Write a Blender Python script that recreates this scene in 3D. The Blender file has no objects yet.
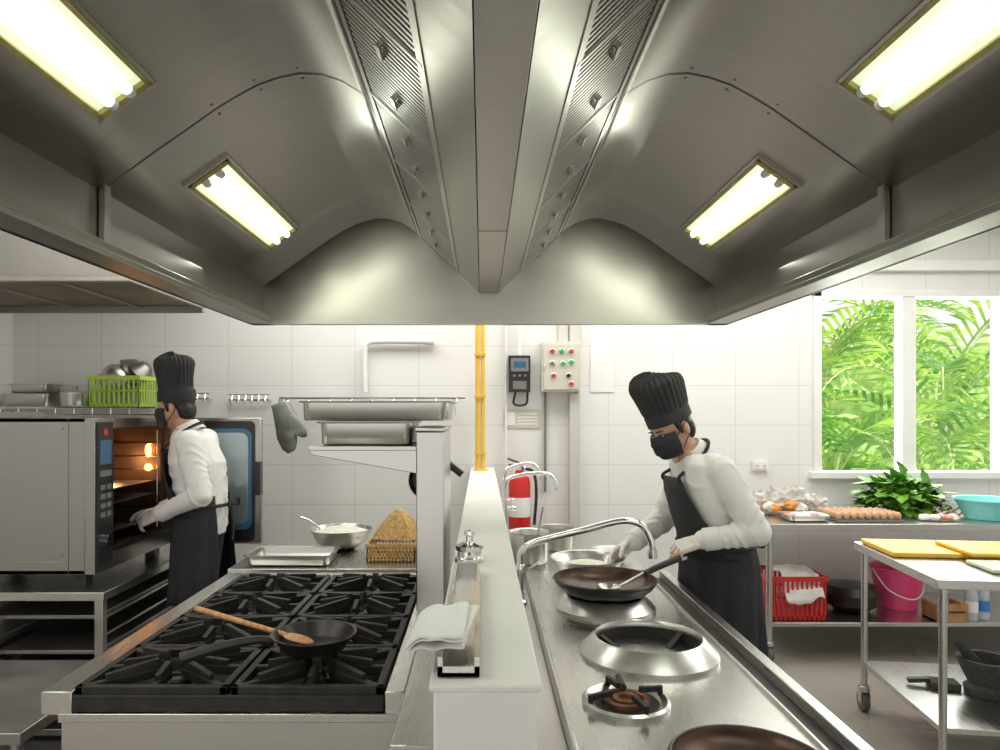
import bpy, math, random
from mathutils import Vector, Matrix, noise
random.seed(7)
V=Vector
PI=math.pi
sc=bpy.context.scene
ZOOM=None

# ------------------------------------------------------------------ materials
def _new(name):
    m=bpy.data.materials.new(name); m.use_nodes=True
    nt=m.node_tree; b=nt.nodes['Principled BSDF']
    return m,nt,b
def mat(name,col,rough=.5,metal=0,var=0.0,vscale=8,bump=0,bscale=40,stretch=(1,1,1),emit=0,spec=.5,rvar=0,sub=0,trans=0,alpha=1):
    m,nt,b=_new(name)
    c=(col[0],col[1],col[2],1)
    b.inputs['Base Color'].default_value=c
    b.inputs['Roughness'].default_value=rough
    b.inputs['Metallic'].default_value=metal
    b.inputs['Specular IOR Level'].default_value=spec
    if emit:
        b.inputs['Emission Color'].default_value=c
        b.inputs['Emission Strength'].default_value=emit
    if sub: 
        b.inputs['Subsurface Weight'].default_value=sub
        b.inputs['Subsurface Scale'].default_value=.01
    if trans: b.inputs['Transmission Weight'].default_value=trans
    if alpha<1: b.inputs['Alpha'].default_value=alpha
    tc=nt.nodes.new('ShaderNodeTexCoord'); mp=nt.nodes.new('ShaderNodeMapping')
    mp.inputs['Scale'].default_value=stretch
    nt.links.new(tc.outputs['Object'],mp.inputs['Vector'])
    if var or rvar:
        n=nt.nodes.new('ShaderNodeTexNoise'); n.inputs['Scale'].default_value=vscale; n.inputs['Detail'].default_value=5
        nt.links.new(mp.outputs[0],n.inputs['Vector'])
        if var:
            r=nt.nodes.new('ShaderNodeValToRGB')
            r.color_ramp.elements[0].position=.3; r.color_ramp.elements[1].position=.7
            r.color_ramp.elements[0].color=tuple(max(0,x*(1-var)) for x in col)+(1,)
            r.color_ramp.elements[1].color=tuple(min(1,x*(1+var)) for x in col)+(1,)
            nt.links.new(n.outputs['Fac'],r.inputs['Fac']); nt.links.new(r.outputs['Color'],b.inputs['Base Color'])
        if rvar:
            mr=nt.nodes.new('ShaderNodeMapRange')
            mr.inputs[1].default_value=.3; mr.inputs[2].default_value=.7
            mr.inputs[3].default_value=max(.05,rough-rvar); mr.inputs[4].default_value=rough+rvar
            nt.links.new(n.outputs['Fac'],mr.inputs[0]); nt.links.new(mr.outputs[0],b.inputs['Roughness'])
    if bump:
        n2=nt.nodes.new('ShaderNodeTexNoise'); n2.inputs['Scale'].default_value=bscale; n2.inputs['Detail'].default_value=4
        nt.links.new(mp.outputs[0],n2.inputs['Vector'])
        bp=nt.nodes.new('ShaderNodeBump'); bp.inputs['Strength'].default_value=bump; bp.inputs['Distance'].default_value=.01
        nt.links.new(n2.outputs['Fac'],bp.inputs['Height']); nt.links.new(bp.outputs[0],b.inputs['Normal'])
    return m
STEEL=mat('brushed_steel',(.58,.57,.545),.30,1,.02,10,stretch=(.8,.8,18),rvar=.015)
STEELO=mat('oven_steel',(.40,.39,.37),.30,1,.025,8,stretch=(.6,.6,18),rvar=.015)
STEELX=mat('brushed_steel_counter',(.60,.59,.56),.28,1,.01,9,stretch=(20,.8,20),rvar=.01)
STEELD=mat('worn_steel',(.36,.35,.33),.42,1,.12,6,stretch=(1,1,3),rvar=.05)
HOOD=mat('hood_steel',(.37,.352,.325),.38,1,.05,5,stretch=(.5,12,.5),rvar=.03)
HOODF=mat('hood_filter_steel',(.42,.405,.38),.38,1)
HOODB=mat('hood_end_steel',(.42,.405,.36),.30,1,.03,3,stretch=(.8,.8,6),rvar=.02)
HOODG=mat('hood_gutter_steel',(.34,.325,.30),.38,1,.03,3,stretch=(.8,.8,6),rvar=.02)
CHROME=mat('chrome',(.78,.78,.78),.12,1)
IRON=mat('cast_iron',(.022,.020,.018),.55,.2,.4,20,.2,60)
IRONB=mat('seasoned_iron',(.028,.024,.022),.35,.5,.4,12,.08,40)
SOOT=mat('soot',(.02,.018,.016),.8,0,.3,10)
WOKIN=mat('wok_inside_oiled',(.075,.042,.028),.36,.5,.6,9,.08,30)
RUST=mat('rusty_burner',(.20,.09,.05),.7,.4,.6,30,.3,60)
WHITE=mat('white_paint',(.79,.78,.755),.45,0,.03,3)
CREAM=mat('cream_enamel',(.60,.58,.49),.4)
PLASTW=mat('white_plastic',(.80,.80,.78),.35)
BLACKP=mat('black_plastic',(.02,.02,.022),.35)
GREYP=mat('grey_plastic',(.18,.18,.18),.4)
REDP=mat('red_plastic',(.62,.03,.03),.35)
REDE=mat('red_enamel',(.62,.02,.02),.25)
PINK=mat('pink_plastic',(.85,.08,.25),.35)
YEL=mat('yellow_paint',(.80,.50,.05),.4,0,.06,6)
YBOARD=mat('yellow_board',(.82,.50,.06),.5,0,.08,10)
GBOARD=mat('pale_green_board',(.62,.72,.50),.5)
LIME=mat('lime_plastic',(.50,.72,.08),.4)
TURQ=mat('turquoise_plastic',(.22,.68,.66),.4)
GREENB=mat('green_button',(.02,.45,.12),.35)
ORANGEL=mat('orange_label',(.8,.3,.03),.5)
WOOD=mat('spoon_wood',(.52,.27,.10),.5,0,.25,14,.1,30,(8,1,1))
WOODD=mat('crate_wood',(.40,.22,.10),.6,0,.25,14,.1,30)
BAMBOO=mat('bamboo',(.55,.34,.12),.6,0,.35,60,.4,90)
BROWN=mat('hood_stain_brown',(.20,.13,.085),.5,.3,.35,3,.1,20)
CLOTHW=mat('white_cotton',(.80,.79,.76),.85,0,.02,4,.06,60)
CLOTHB=mat('black_cotton',(.020,.020,.025),.8,0,.2,8,.1,80)
HATB=mat('black_hat_fabric',(.020,.020,.022),.75,0,.2,10,.12,90)
MITT=mat('mitt_fabric',(.17,.18,.16),.9,0,.2,20,.3,60)
TOWEL=mat('towel_fabric',(.78,.76,.72),.9,0,.06,14,.4,60)
SKIN=mat('skin',(.56,.33,.22),.5,0,.06,12,sub=.12)
GLOVE=mat('latex_glove',(.74,.68,.64),.45,0,.05,20,.12,50)
HAIR=mat('black_hair',(.012,.010,.009),.45,0,.3,40,.3,90)
EYEW=mat('eye_white',(.7,.7,.68),.2)
SHOE=mat('shoe_leather',(.02,.02,.02),.35)
EGG=mat('egg_shell',(.58,.34,.20),.5,0,.15,30)
LEAFV=mat('vegetable_leaf',(.12,.31,.03),.5,0,.4,12)
STEMV=mat('vegetable_stem',(.40,.55,.18),.5)
RICE=mat('chopped_food',(.70,.68,.58),.6,0,.12,60,.6,90)
MEAT=mat('raw_food',(.62,.28,.18),.45,0,.3,25,.3,40)
STONE=mat('mortar_stone',(.06,.06,.055),.75,0,.3,50,.4,80)
PLASTCL=mat('clear_wrap',(.70,.68,.64),.15,0,.25,15,.4,25,alpha=.45)
BOTTLE=mat('clear_bottle',(.65,.72,.78),.1,0,alpha=.55)
BLUEL=mat('blue_label',(.05,.2,.6),.4)
PAPER=mat('paper',(.82,.82,.80),.8)
RUBBER=mat('rubber',(.03,.03,.03),.6)
GASKET=mat('blue_tint_frame',(.05,.17,.30),.3)
GLASSD=mat('door_glass',(.36,.44,.47),.08,.4,.1,2,spec=.8)
CAVITY=mat('oven_cavity',(.16,.10,.07),.4,.6,.3,8)
WARM=mat('oven_lamp_glow',(1,.38,.07),.5,emit=9)
DISP=mat('display_blue',(.03,.08,.14),.1,emit=.4)
TUBE=mat('fluorescent_tube',(1,1,.90),.4,emit=2.6)
DIFF=mat('lamp_diffuser',(.31,.35,.235),.3,emit=2.1)
FRAMEY=mat('aged_lamp_gasket',(.36,.32,.10),.5,.1,.25,20)
TRUNK=mat('palm_stem',(.45,.52,.22),.6,0,.3,12)
CASTER=mat('grey_rubber_tread',(.10,.10,.10),.6)

def leafmat(name,c1,c2,tr_=.45):
    m,nt,b=_new(name)
    n=nt.nodes.new('ShaderNodeTexNoise'); n.inputs['Scale'].default_value=2.2
    tc=nt.nodes.new('ShaderNodeTexCoord'); nt.links.new(tc.outputs['Object'],n.inputs['Vector'])
    r=nt.nodes.new('ShaderNodeValToRGB'); r.color_ramp.elements[0].color=c1+(1,); r.color_ramp.elements[1].color=c2+(1,)
    r.color_ramp.elements[0].position=.38; r.color_ramp.elements[1].position=.62
    nt.links.new(n.outputs['Fac'],r.inputs[0]); nt.links.new(r.outputs[0],b.inputs['Base Color'])
    tr=nt.nodes.new('ShaderNodeBsdfTranslucent'); nt.links.new(r.outputs[0],tr.inputs['Color'])
    mx=nt.nodes.new('ShaderNodeMixShader'); mx.inputs[0].default_value=tr_
    b.inputs['Roughness'].default_value=.4
    nt.links.new(b.outputs[0],mx.inputs[1]); nt.links.new(tr.outputs[0],mx.inputs[2])
    nt.links.new(mx.outputs[0],nt.nodes['Material Output'].inputs['Surface'])
    return m
PALM=leafmat('palm_leaf',(.08,.28,.02),(.45,.66,.08))
HEDGE=leafmat('hedge_leaf',(.32,.56,.10),(.80,.90,.48))

def tilemat(name,ax,tw,th,col=(.78,.775,.755),mort=(.62,.615,.595),rough=.14):
    m,nt,b=_new(name)
    tc=nt.nodes.new('ShaderNodeTexCoord'); s=nt.nodes.new('ShaderNodeSeparateXYZ'); c=nt.nodes.new('ShaderNodeCombineXYZ')
    nt.links.new(tc.outputs['Object'],s.inputs[0])
    nt.links.new(s.outputs[ax[0]],c.inputs[0]); nt.links.new(s.outputs[ax[1]],c.inputs[1])
    br=nt.nodes.new('ShaderNodeTexBrick'); br.offset=0; br.squash=1
    br.inputs['Scale'].default_value=1; br.inputs['Brick Width'].default_value=tw; br.inputs['Row Height'].default_value=th
    br.inputs['Mortar Size'].default_value=.003; br.inputs['Mortar Smooth'].default_value=.3
    br.inputs['Color1'].default_value=col+(1,); br.inputs['Color2'].default_value=tuple(x*.985 for x in col)+(1,)
    br.inputs['Mortar'].default_value=mort+(1,)
    nt.links.new(c.outputs[0],br.inputs['Vector'])
    nt.links.new(br.outputs['Color'],b.inputs['Base Color'])
    b.inputs['Roughness'].default_value=rough
    bp=nt.nodes.new('ShaderNodeBump'); bp.inputs['Strength'].default_value=.2; bp.inputs['Distance'].default_value=.002; bp.invert=True
    nt.links.new(br.outputs['Fac'],bp.inputs['Height']); nt.links.new(bp.outputs[0],b.inputs['Normal'])
    return m
TILE=tilemat('glazed_wall_tile',('X','Z'),.48,.30)
TILES=tilemat('glazed_wall_tile_side',('Y','Z'),.48,.30)
FLOORM=mat('polished_floor',(.33,.30,.265),.32,0,.12,1.5,rvar=.08)
LAWN=mat('lawn',(.20,.40,.08),.8,0,.3,5)
CEILM=mat('ceiling_paint',(.74,.74,.72),.7)

# ------------------------------------------------------------------ mesh builder
class MB:
    def __init__(s): s.v=[];s.f=[];s.m=[];s.mats=[]
    def mi(s,mt):
        if mt not in s.mats: s.mats.append(mt)
        return s.mats.index(mt)
    def add(s,vs,fs,mt):
        o=len(s.v); s.v+= [V(p) for p in vs]; i=s.mi(mt)
        for f in fs: s.f.append(tuple(o+k for k in f)); s.m.append(i)
        return s
    def box(s,x0,x1,y0,y1,z0,z1,mt):
        vs=[(x0,y0,z0),(x1,y0,z0),(x1,y1,z0),(x0,y1,z0),(x0,y0,z1),(x1,y0,z1),(x1,y1,z1),(x0,y1,z1)]
        return s.add(vs,[(0,3,2,1),(4,5,6,7),(0,1,5,4),(1,2,6,5),(2,3,7,6),(3,0,4,7)],mt)
    def obox(s,c,size,M,mt):
        c=V(c);h=[x/2 for x in size]
        vs=[c+M@V((sx*h[0],sy*h[1],sz*h[2])) for sz in(-1,1) for sx,sy in((-1,-1),(1,-1),(1,1),(-1,1))]
        return s.add(vs,[(0,3,2,1),(4,5,6,7),(0,1,5,4),(1,2,6,5),(2,3,7,6),(3,0,4,7)],mt)
    def beam(s,p0,p1,w,h,mt,up=V((0,0,1))):
        p0=V(p0);p1=V(p1);d=(p1-p0);L=d.length;d.normalize()
        sd=d.cross(up)
        if sd.length<1e-4: sd=d.cross(V((1,0,0)))
        sd.normalize(); u=sd.cross(d)
        M=Matrix((d,sd,u)).transposed()
        return s.obox((p0+p1)/2,(L,w,h),M,mt)
    def rings(s,rs,mt,close=True,cap0=False,cap1=False):
        n=len(rs[0]); o=len(s.v); i=s.mi(mt)
        for r in rs: s.v+=[V(p) for p in r]
        for a in range(len(rs)-1):
            for k in range(n if close else n-1):
                k2=(k+1)%n
                s.f.append((o+a*n+k,o+a*n+k2,o+(a+1)*n+k2,o+(a+1)*n+k)); s.m.append(i)
        if cap0: s.f.append(tuple(o+k for k in reversed(range(n)))); s.m.append(i)
        if cap1: s.f.append(tuple(o+(len(rs)-1)*n+k for k in range(n))); s.m.append(i)
        return s
    def frame(s,d):
        d=V(d).normalized(); a=V((0,0,1)) if abs(d.z)<.9 else V((1,0,0))
        u=a.cross(d).normalized(); w=d.cross(u); return u,w
    def cyl(s,p0,p1,r,mt,r2=None,seg=20,caps=True):
        p0=V(p0);p1=V(p1); r2=r if r2 is None else r2; u,w=s.frame(p1-p0)
        R=[[p+ (u*math.cos(2*PI*k/seg)+w*math.sin(2*PI*k/seg))*rr for k in range(seg)] for p,rr in((p0,r),(p1,r2))]
        return s.rings(R,mt,True,caps,caps)
    def cap(s,p0,r0,p1,r1,mt,seg=14,n=5):
        p0=V(p0);p1=V(p1);d=(p1-p0).normalized();u,w=s.frame(d);R=[]
        for i in range(n+1):
            a=-PI/2+ (PI/2)*i/n + (.02 if i==0 else 0); R.append((p0+d*r0*math.sin(a),max(r0*math.cos(a),.0005)))
        for i in range(n+1):
            a=(PI/2)*i/n-(.02 if i==n else 0); R.append((p1+d*r1*math.sin(a),max(r1*math.cos(a),.0005)))
        return s.rings([[c+(u*math.cos(2*PI*k/seg)+w*math.sin(2*PI*k/seg))*rr for k in range(seg)] for c,rr in R],mt,True,True,True)
    def ell(s,c,r,mt,M=None,seg=20,n=12):
        c=V(c);M=M or Matrix.Identity(3);R=[]
        for i in range(n+1):
            a=-PI/2+PI*i/n; a=max(-PI/2+.03,min(PI/2-.03,a))
            R.append([c+M@V((r[0]*math.cos(a)*math.cos(2*PI*k/seg),r[1]*math.cos(a)*math.sin(2*PI*k/seg),r[2]*math.sin(a))) for k in range(seg)])
        return s.rings(R,mt,True,True,True)
    def lathe(s,c,prof,mt,seg=36,M=None,sx=1,sy=1,cap0=False,cap1=False):
        c=V(c);M=M or Matrix.Identity(3)
        return s.rings([[c+M@V((r*sx*math.cos(2*PI*k/seg),r*sy*math.sin(2*PI*k/seg),z)) for k in range(seg)] for r,z in prof],mt,True,cap0,cap1)
    def tube(s,pts,r,mt,seg=10,smooth=True,caps=True):
        P=[V(p) for p in pts]
        if smooth and len(P)>2:
            Q=[];E=[P[0]*2-P[1]]+P+[P[-1]*2-P[-2]]
            for i in range(1,len(E)-2):
                for t in [k/6 for k in range(6)]:
                    a,b,c,d=E[i-1],E[i],E[i+1],E[i+2]
                    Q.append(.5*((2*b)+(c-a)*t+(2*a-5*b+4*c-d)*t*t+(3*b-a-3*c+d)*t**3))
            Q.append(P[-1]);P=Q
        R=[];u=None
        for i,p in enumerate(P):
            d=(P[min(i+1,len(P)-1)]-P[max(i-1,0)]).normalized()
            if u is None: u,w=s.frame(d)
            else:
                u=(u-d*u.dot(d)).normalized(); w=d.cross(u)
            rr=r(i/(len(P)-1)) if callable(r) else r
            R.append([p+(u*math.cos(2*PI*k/seg)+w*math.sin(2*PI*k/seg))*rr for k in range(seg)])
        return s.rings(R,mt,True,caps,caps)
    def grid(s,fn,nu,nv,mt):
        return s.rings([[fn(i/nu,j/nv) for i in range(nu+1)] for j in range(nv+1)],mt,False)
    def mesh(s,name):
        me=bpy.data.meshes.new(name); me.from_pydata([tuple(p) for p in s.v],[],s.f)
        for m in s.mats: me.materials.append(m)
        me.polygons.foreach_set('material_index',s.m); me.update(); return me
    def build(s,name,parent=None,sharp=35,bevel=0,solid=0,rotz=0,pivot=None):
        if rotz:
            R=Matrix.Rotation(rotz,3,'Z');pv=V(pivot)
            s.v=[pv+R@(p-pv) for p in s.v]
        me=s.mesh(name); return link(me,name,parent,sharp,bevel,solid)
def link(me,name,parent=None,sharp=35,bevel=0,solid=0):
    me.shade_smooth(); me.set_sharp_from_angle(angle=math.radians(sharp))
    o=bpy.data.objects.new(name,me); sc.collection.objects.link(o)
    if parent: o.parent=parent
    if solid:
        q=o.modifiers.new('solid','SOLIDIFY'); q.thickness=solid; q.offset=0
    if bevel:
        q=o.modifiers.new('bevel','BEVEL'); q.width=bevel; q.segments=2; q.limit_method='ANGLE'; q.angle_limit=math.radians(50)
    return o
def empty(name,loc=(0,0,0)):
    o=bpy.data.objects.new(name,None); sc.collection.objects.link(o); o.empty_display_size=.1; return o
def remesh(mb,voxel,it=4,fac=.5):
    me=mb.mesh('tmp'); o=bpy.data.objects.new('tmp',me); sc.collection.objects.link(o)
    r=o.modifiers.new('r','REMESH'); r.mode='VOXEL'; r.voxel_size=voxel
    q=o.modifiers.new('s','SMOOTH'); q.iterations=it; q.factor=fac
    bpy.context.view_layer.update()
    dg=bpy.context.evaluated_depsgraph_get(); ev=o.evaluated_get(dg)
    out=bpy.data.meshes.new_from_object(ev,depsgraph=dg)
    bpy.data.objects.remove(o); return out

# ------------------------------------------------------------------ room
YW=5.3; XL=-3.55; XR=4.7; ZC=3.0; YB=-3.2
MB().box(XL-.2,XR+.2,YB,YW+.2,-.1,0,FLOORM).build('floor')
MB().box(XL-.2,XR+.2,YB,YW+.2,ZC,ZC+.1,CEILM).build('ceiling')
MB().box(XL-.15,XL,YB,YW,0,ZC,TILES).build('wall_left')
MB().box(XR,XR+.15,YB,YW,0,ZC,TILES).build('wall_right')
wx0,wx1,wz0,wz1=2.5,3.98,1.12,2.52
w=MB()
w.box(XL-.15,wx0,YW,YW+.15,0,ZC,TILE).box(wx1,XR+.15,YW,YW+.15,0,ZC,TILE)
w.box(wx0,wx1,YW,YW+.15,0,wz0,TILE).box(wx0,wx1,YW,YW+.15,wz1,ZC,TILE)
w.build('wall_back')
MB().box(XL,XR,YW-.06,YW-.002,2.66,2.74,WHITE).build('trim_1',bevel=.005)
MB().box(XL,XR,YW-.015,YW-.001,0,.1,WHITE).build('baseboard_back')
# window
e=empty('window_1')
f=MB()
f.box(wx0,wx1,YW-.03,YW+.1,wz1-.05,wz1,WHITE).box(wx0-.03,wx1+.03,YW-.06,YW+.1,wz0-.02,wz0+.03,WHITE)
f.box(wx0,wx0+.06,YW-.03,YW+.1,wz0,wz1,WHITE).box(wx1-.06,wx1,YW-.03,YW+.1,wz0,wz1,WHITE)
f.box(3.17,3.26,YW-.02,YW+.08,wz0,wz1,WHITE)
f.box(3.27,3.30,YW+.02,YW+.06,wz0,wz1,PLASTW)
f.build('frame',e,bevel=.004)
g=bpy.data.materials.new('window_glass');g.use_nodes=True;nt=g.node_tree;nt.nodes.clear()
oo=nt.nodes.new('ShaderNodeOutputMaterial');t=nt.nodes.new('ShaderNodeBsdfTransparent');gl=nt.nodes.new('ShaderNodeBsdfGlossy');gl.inputs['Roughness'].default_value=.02
mx=nt.nodes.new('ShaderNodeMixShader');mx.inputs[0].default_value=.05
nt.links.new(t.outputs[0],mx.inputs[1]);nt.links.new(gl.outputs[0],mx.inputs[2]);nt.links.new(mx.outputs[0],oo.inputs[0])
MB().box(wx0+.05,wx1-.05,YW+.04,YW+.045,wz0+.03,wz1-.04,g).build('glass',e)

# ------------------------------------------------------------------ garden
MB().box(-8,18,YW+.2,20,-.3,-.1,LAWN).build('garden_ground')
def palm(name,cx,cy,cz,n,L,seed,elr=(.5,1.25)):
    random.seed(seed); b=MB()
    for k in range(5):
        a=k*1.7; b.tube([(cx+.08*math.cos(a),cy+.08*math.sin(a),-.12),(cx+.15*math.cos(a),cy+.15*math.sin(a),cz*.5),(cx+.26*math.cos(a),cy+.26*math.sin(a),cz)],.03,TRUNK,8)
    for i in range(n):
        az=2*PI*i/n+random.uniform(-.3,.3); el=random.uniform(*elr); l=L*random.uniform(.75,1.1)
        h=V((math.cos(az),math.sin(az),0)); P=[];p=V((cx,cy,cz-random.uniform(0,.8)));st=20
        for s_ in range(st+1):
            P.append(p.copy()); e_=el-1.7*(s_/st)**1.6; p=p+(h*math.cos(e_)+V((0,0,math.sin(e_))))*l/st
        b.tube(P,lambda t:.02*(1-t)+.005,TRUNK,5,smooth=False)
        for s_ in range(4,st+1):
            t=s_/st; base=P[s_]
            d=(P[s_]-P[s_-1]).normalized(); sd=d.cross(V((0,0,1)))
            if sd.length<.01: continue
            sd.normalize(); up=sd.cross(d)
            ll=.75*math.sin(PI*min(1,.18+t*.74))+.08
            for sg in(-1,1):
                dd=(sd*sg*.8+d*.75+up*.3).normalized()
                wd=d*.034
                a0=base;a1=base+dd*ll*.45;a2=base+dd*ll+V((0,0,-.35*ll))
                b.add([a0-wd*.5,a0+wd*.5,a1+wd,a1-wd,a2],[(0,1,2,3),(3,2,4)],PALM)
    for v_ in b.v: v_.y=max(v_.y,YW+.4)
    return b.build(name)
palm('areca_palm',3.75,7.8,1.2,8,2.1,3,(.7,1.3))
palm('areca_palm',5.2,8.1,1.6,9,2.3,5,(.6,1.3))
palm('areca_palm',4.4,9.4,2.2,9,2.6,8)
palm('areca_palm',6.3,9.6,2.0,9,2.6,15)
random.seed(4)
hb=MB()
hb.grid(lambda u,v:V((0+15*u,14+1.5*noise.noise(V((u*14,v*7,0))),-.1+3.0*v+1.1*noise.noise(V((u*20,v*3,4)))*v)),90,26,HEDGE)
for i in range(1500):
    p=V((random.uniform(2,13),13.3+random.uniform(-.9,.6),random.uniform(0,3.1)));a=V((random.uniform(-1,1),random.uniform(-1,1),random.uniform(-1,1))).normalized()
    u_,w_=hb.frame(a); hb.add([p-u_*.22,p-w_*.10,p+u_*.24,p+w_*.10],[(0,1,2,3)],HEDGE)
hb.build('garden_hedge')

# ------------------------------------------------------------------ main exhaust hood
hood=empty('exhaust_hood')
HY0,HY1=-.6,3.5; CX=.035
prof=[(-1.09,2.235),(-.93,2.349),(-.76,2.468),(-.70,2.505),(-.64,2.537),(-.58,2.558),(-.52,2.570),(-.46,2.567),(-.40,2.548),(-.35,2.518),(-.31,2.485)]
def mir(x,s): return x if s<0 else 2*CX-x
for s in(-1,1):
    b=MB(); ny=10
    pts=[(mir(x,s),z) for x,z in prof]
    b.rings([[V((x,HY0+(HY1-HY0)*j/ny,z)) for x,z in pts] for j in range(ny+1)],HOOD,False)
    b.build('canopy_panel',hood,sharp=60,solid=.004)
    b=MB()
    xa,xb=sorted((mir(-1.125,s),mir(-1.09,s)))
    b.box(xa,xb,HY0,HY1,2.055,2.237,HOODG)
    xa,xb=sorted((mir(-1.15,s),mir(-1.045,s)))
    b.box(xa,xb,HY0,HY1+.02,2.035,2.052,HOODG)
    xa,xb=sorted((mir(-1.155,s),mir(-1.135,s)))
    b.box(xa,xb,HY0,HY1+.02,2.035,ZC-.002,HOODG)
    xa,xb=sorted((mir(-1.052,s),mir(-1.045,s))); b.box(xa,xb,HY0,HY1,2.052,2.075,HOODB)
    xa,xb=sorted((mir(-1.088,s),mir(-1.07,s))); b.box(xa,xb,1.985,2.02,2.055,2.25,STEELD)
    b.build('gutter',hood,bevel=.002)
    b=MB()
    for yy in(2.0,.55):
        b.rings([[V((x,yy+dy,z-.0035)) for x,z in pts] for dy in(-.003,.003)],BLACKP,False)
    for x,z in pts[:8:2]:
        b.ell((x,2.03,z-.004),(.005,.005,.003),HOODB,seg=8,n=5); b.ell((x,1.97,z-.004),(.005,.005,.003),HOODB,seg=8,n=5)
    b.build('seam',hood)
    b=MB(); A=V((mir(-.31,s),0,2.485)); B=V((mir(-.012,s),0,2.2)); D=B-A
    nrm=D.cross(V((0,1,0))).normalized()
    if nrm.z>0: nrm=-nrm
    def P(t,y,h=0): q=A+D*t+nrm*h; return V((q.x,y,q.z))
    b.add([P(0,HY0,-.02),P(.66,HY0,-.02),P(.66,HY1,-.02),P(0,HY1,-.02)],[(0,1,2,3)],STEELD)
    b.add([P(.66,HY0,.004),P(1,HY0,.004),P(1,HY1,.004),P(.66,HY1,.004),P(.66,HY0,-.02),P(.66,HY1,-.02)],[(0,1,2,3),(0,3,5,4)],HOOD)
    b.build('filter_back_sheet',hood)
    b=MB(); y=HY0+.02; n=0
    while y<HY1-.02:
        b.beam(P(.05,y),P(.62,y+.012),.011,.008,HOODF,up=nrm); y+=.024
    y=HY0
    while y<HY1:
        b.beam(P(.01,y+.008),P(.65,y+.008),.014,.016,HOODF,up=nrm)
        for dy in(.09,.34):
            for dh in(0,.045): b.beam(P(.33,y+dy+dh,.008),P(.33,y+dy+dh+.008,.008),.012,.014,HOODF,up=nrm)
            b.beam(P(.33,y+dy,.016),P(.33,y+dy+.053,.016),.014,.005,HOODF,up=nrm)
        y+=.5
    b.beam(P(.02,HY0),P(.02,HY1),.018,.014,HOODF,up=nrm); b.beam(P(.64,HY0),P(.64,HY1),.02,.014,HOODF,up=nrm)
    b.beam(P(-.03,HY0,.0),P(-.03,HY1,.0),.012,.012,BLACKP,up=nrm)
    b.build('grease_filter',hood)
b=MB()
b.box(-.012,.082,HY0,HY1,2.195,2.23,HOOD); b.box(.0,.07,HY0,HY1,2.23,2.6,HOOD)
b.box(-.014,.084,2.3,2.302,2.193,2.2,STEELD)
b.build('centre_beam',hood,bevel=.004)
b=MB()
b.box(-1.15,2*CX+1.15,HY1+.001,HY1+.02,2.036,ZC-.002,HOODB)
b.box(-1.15,2*CX+1.15,HY1-.05,HY1,2.035,2.052,HOODB)
b.build('end_plate',hood)
b=MB(); b.box(-1.15,2*CX+1.15,HY0,HY1,2.66,2.68,STEELD); b.build('light_stop_plate',hood)  # unseen plate added above the canopy to stop light coming through
def hoodlamp(s,y0,y1):
    n_=V((.71,0,-1)).normalized()
    d_=V((1,0,.71)).normalized()
    A=V((-.955,0,2.235+.71*(1.09-.955))); wL=.165
    def Q(u,y,h):
        q=A+d_*(u*wL)+n_*h
        return V((mir(q.x,s),y,q.z))
    L=empty('hood_lamp'); b=MB()
    def bar(u0,u1,ya,yb,h0,h1,mt):
        vs=[Q(u,y,h) for h in(h0,h1) for u,y in((u0,ya),(u1,ya),(u1,yb),(u0,yb))]
        b.add(vs,[(0,3,2,1),(4,5,6,7),(0,1,5,4),(1,2,6,5),(2,3,7,6),(3,0,4,7)],mt)
    bar(-.03,1.03,y0-.006,y0+.012,.002,.014,HOODB);bar(-.03,1.03,y1-.012,y1+.006,.002,.014,HOODB)
    bar(-.03,.05,y0,y1,.002,.014,HOODB);bar(.95,1.03,y0,y1,.002,.014,HOODB)
    bar(.03,.10,y0+.01,y1-.01,.002,.018,FRAMEY);bar(.90,.97,y0+.01,y1-.01,.002,.018,FRAMEY)
    bar(.03,.97,y0+.01,y0+.03,.002,.018,FRAMEY);bar(.03,.97,y1-.03,y1-.01,.002,.018,FRAMEY)
    bar(.1,.9,y0+.02,y1-.02,.003,.006,DIFF)
    for u in(.34,.66): 
        b.cyl(Q(u,y0+.055,.019),Q(u,y1-.055,.019),.014,TUBE,seg=12)
        b.cyl(Q(u,y0+.035,.019),Q(u,y0+.055,.019),.014,PLASTW,seg=12);b.cyl(Q(u,y1-.055,.019),Q(u,y1-.035,.019),.014,PLASTW,seg=12)
    b.build('fixture',L)
    ld=bpy.data.lights.new('lamp_light','AREA'); ld.shape='RECTANGLE'; ld.size=.12; ld.size_y=y1-y0-.1; ld.energy=4.5; ld.color=(.95,1,.84)
    lo=bpy.data.objects.new('lamp_light',ld); sc.collection.objects.link(lo); lo.parent=L
    lo.location=Q(.5,(y0+y1)/2,.06); nn=V((n_.x if s<0 else -n_.x,0,n_.z)); lo.rotation_euler=nn.to_track_quat('-Z','Y').to_euler()
for s in(-1,1):
    hoodlamp(s,2.24,3.12); hoodlamp(s,.85,1.74)

# second hood (over oven)
b=MB()
b.box(-3.54,-1.75,3.5,3.52,2.25,ZC-.002,HOODG); b.box(-1.77,-1.75,3.52,4.4,2.25,ZC-.002,HOODG); b.box(-3.54,-1.75,4.38,4.4,2.22,ZC-.002,HOODG)
b.box(-3.54,-1.75,3.47,3.5,2.25,2.275,HOODB); b.box(-3.5,-1.8,3.54,4.36,2.262,2.27,BROWN)
b.box(-3.54,-1.75,4.4,4.43,2.225,2.25,HOODB)
for k in range(4): b.box(-3.4+.42*k,-3.39+.42*k,3.54,4.36,2.25,2.262,STEELD)
b.build('oven_exhaust_hood',bevel=.002)

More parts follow.
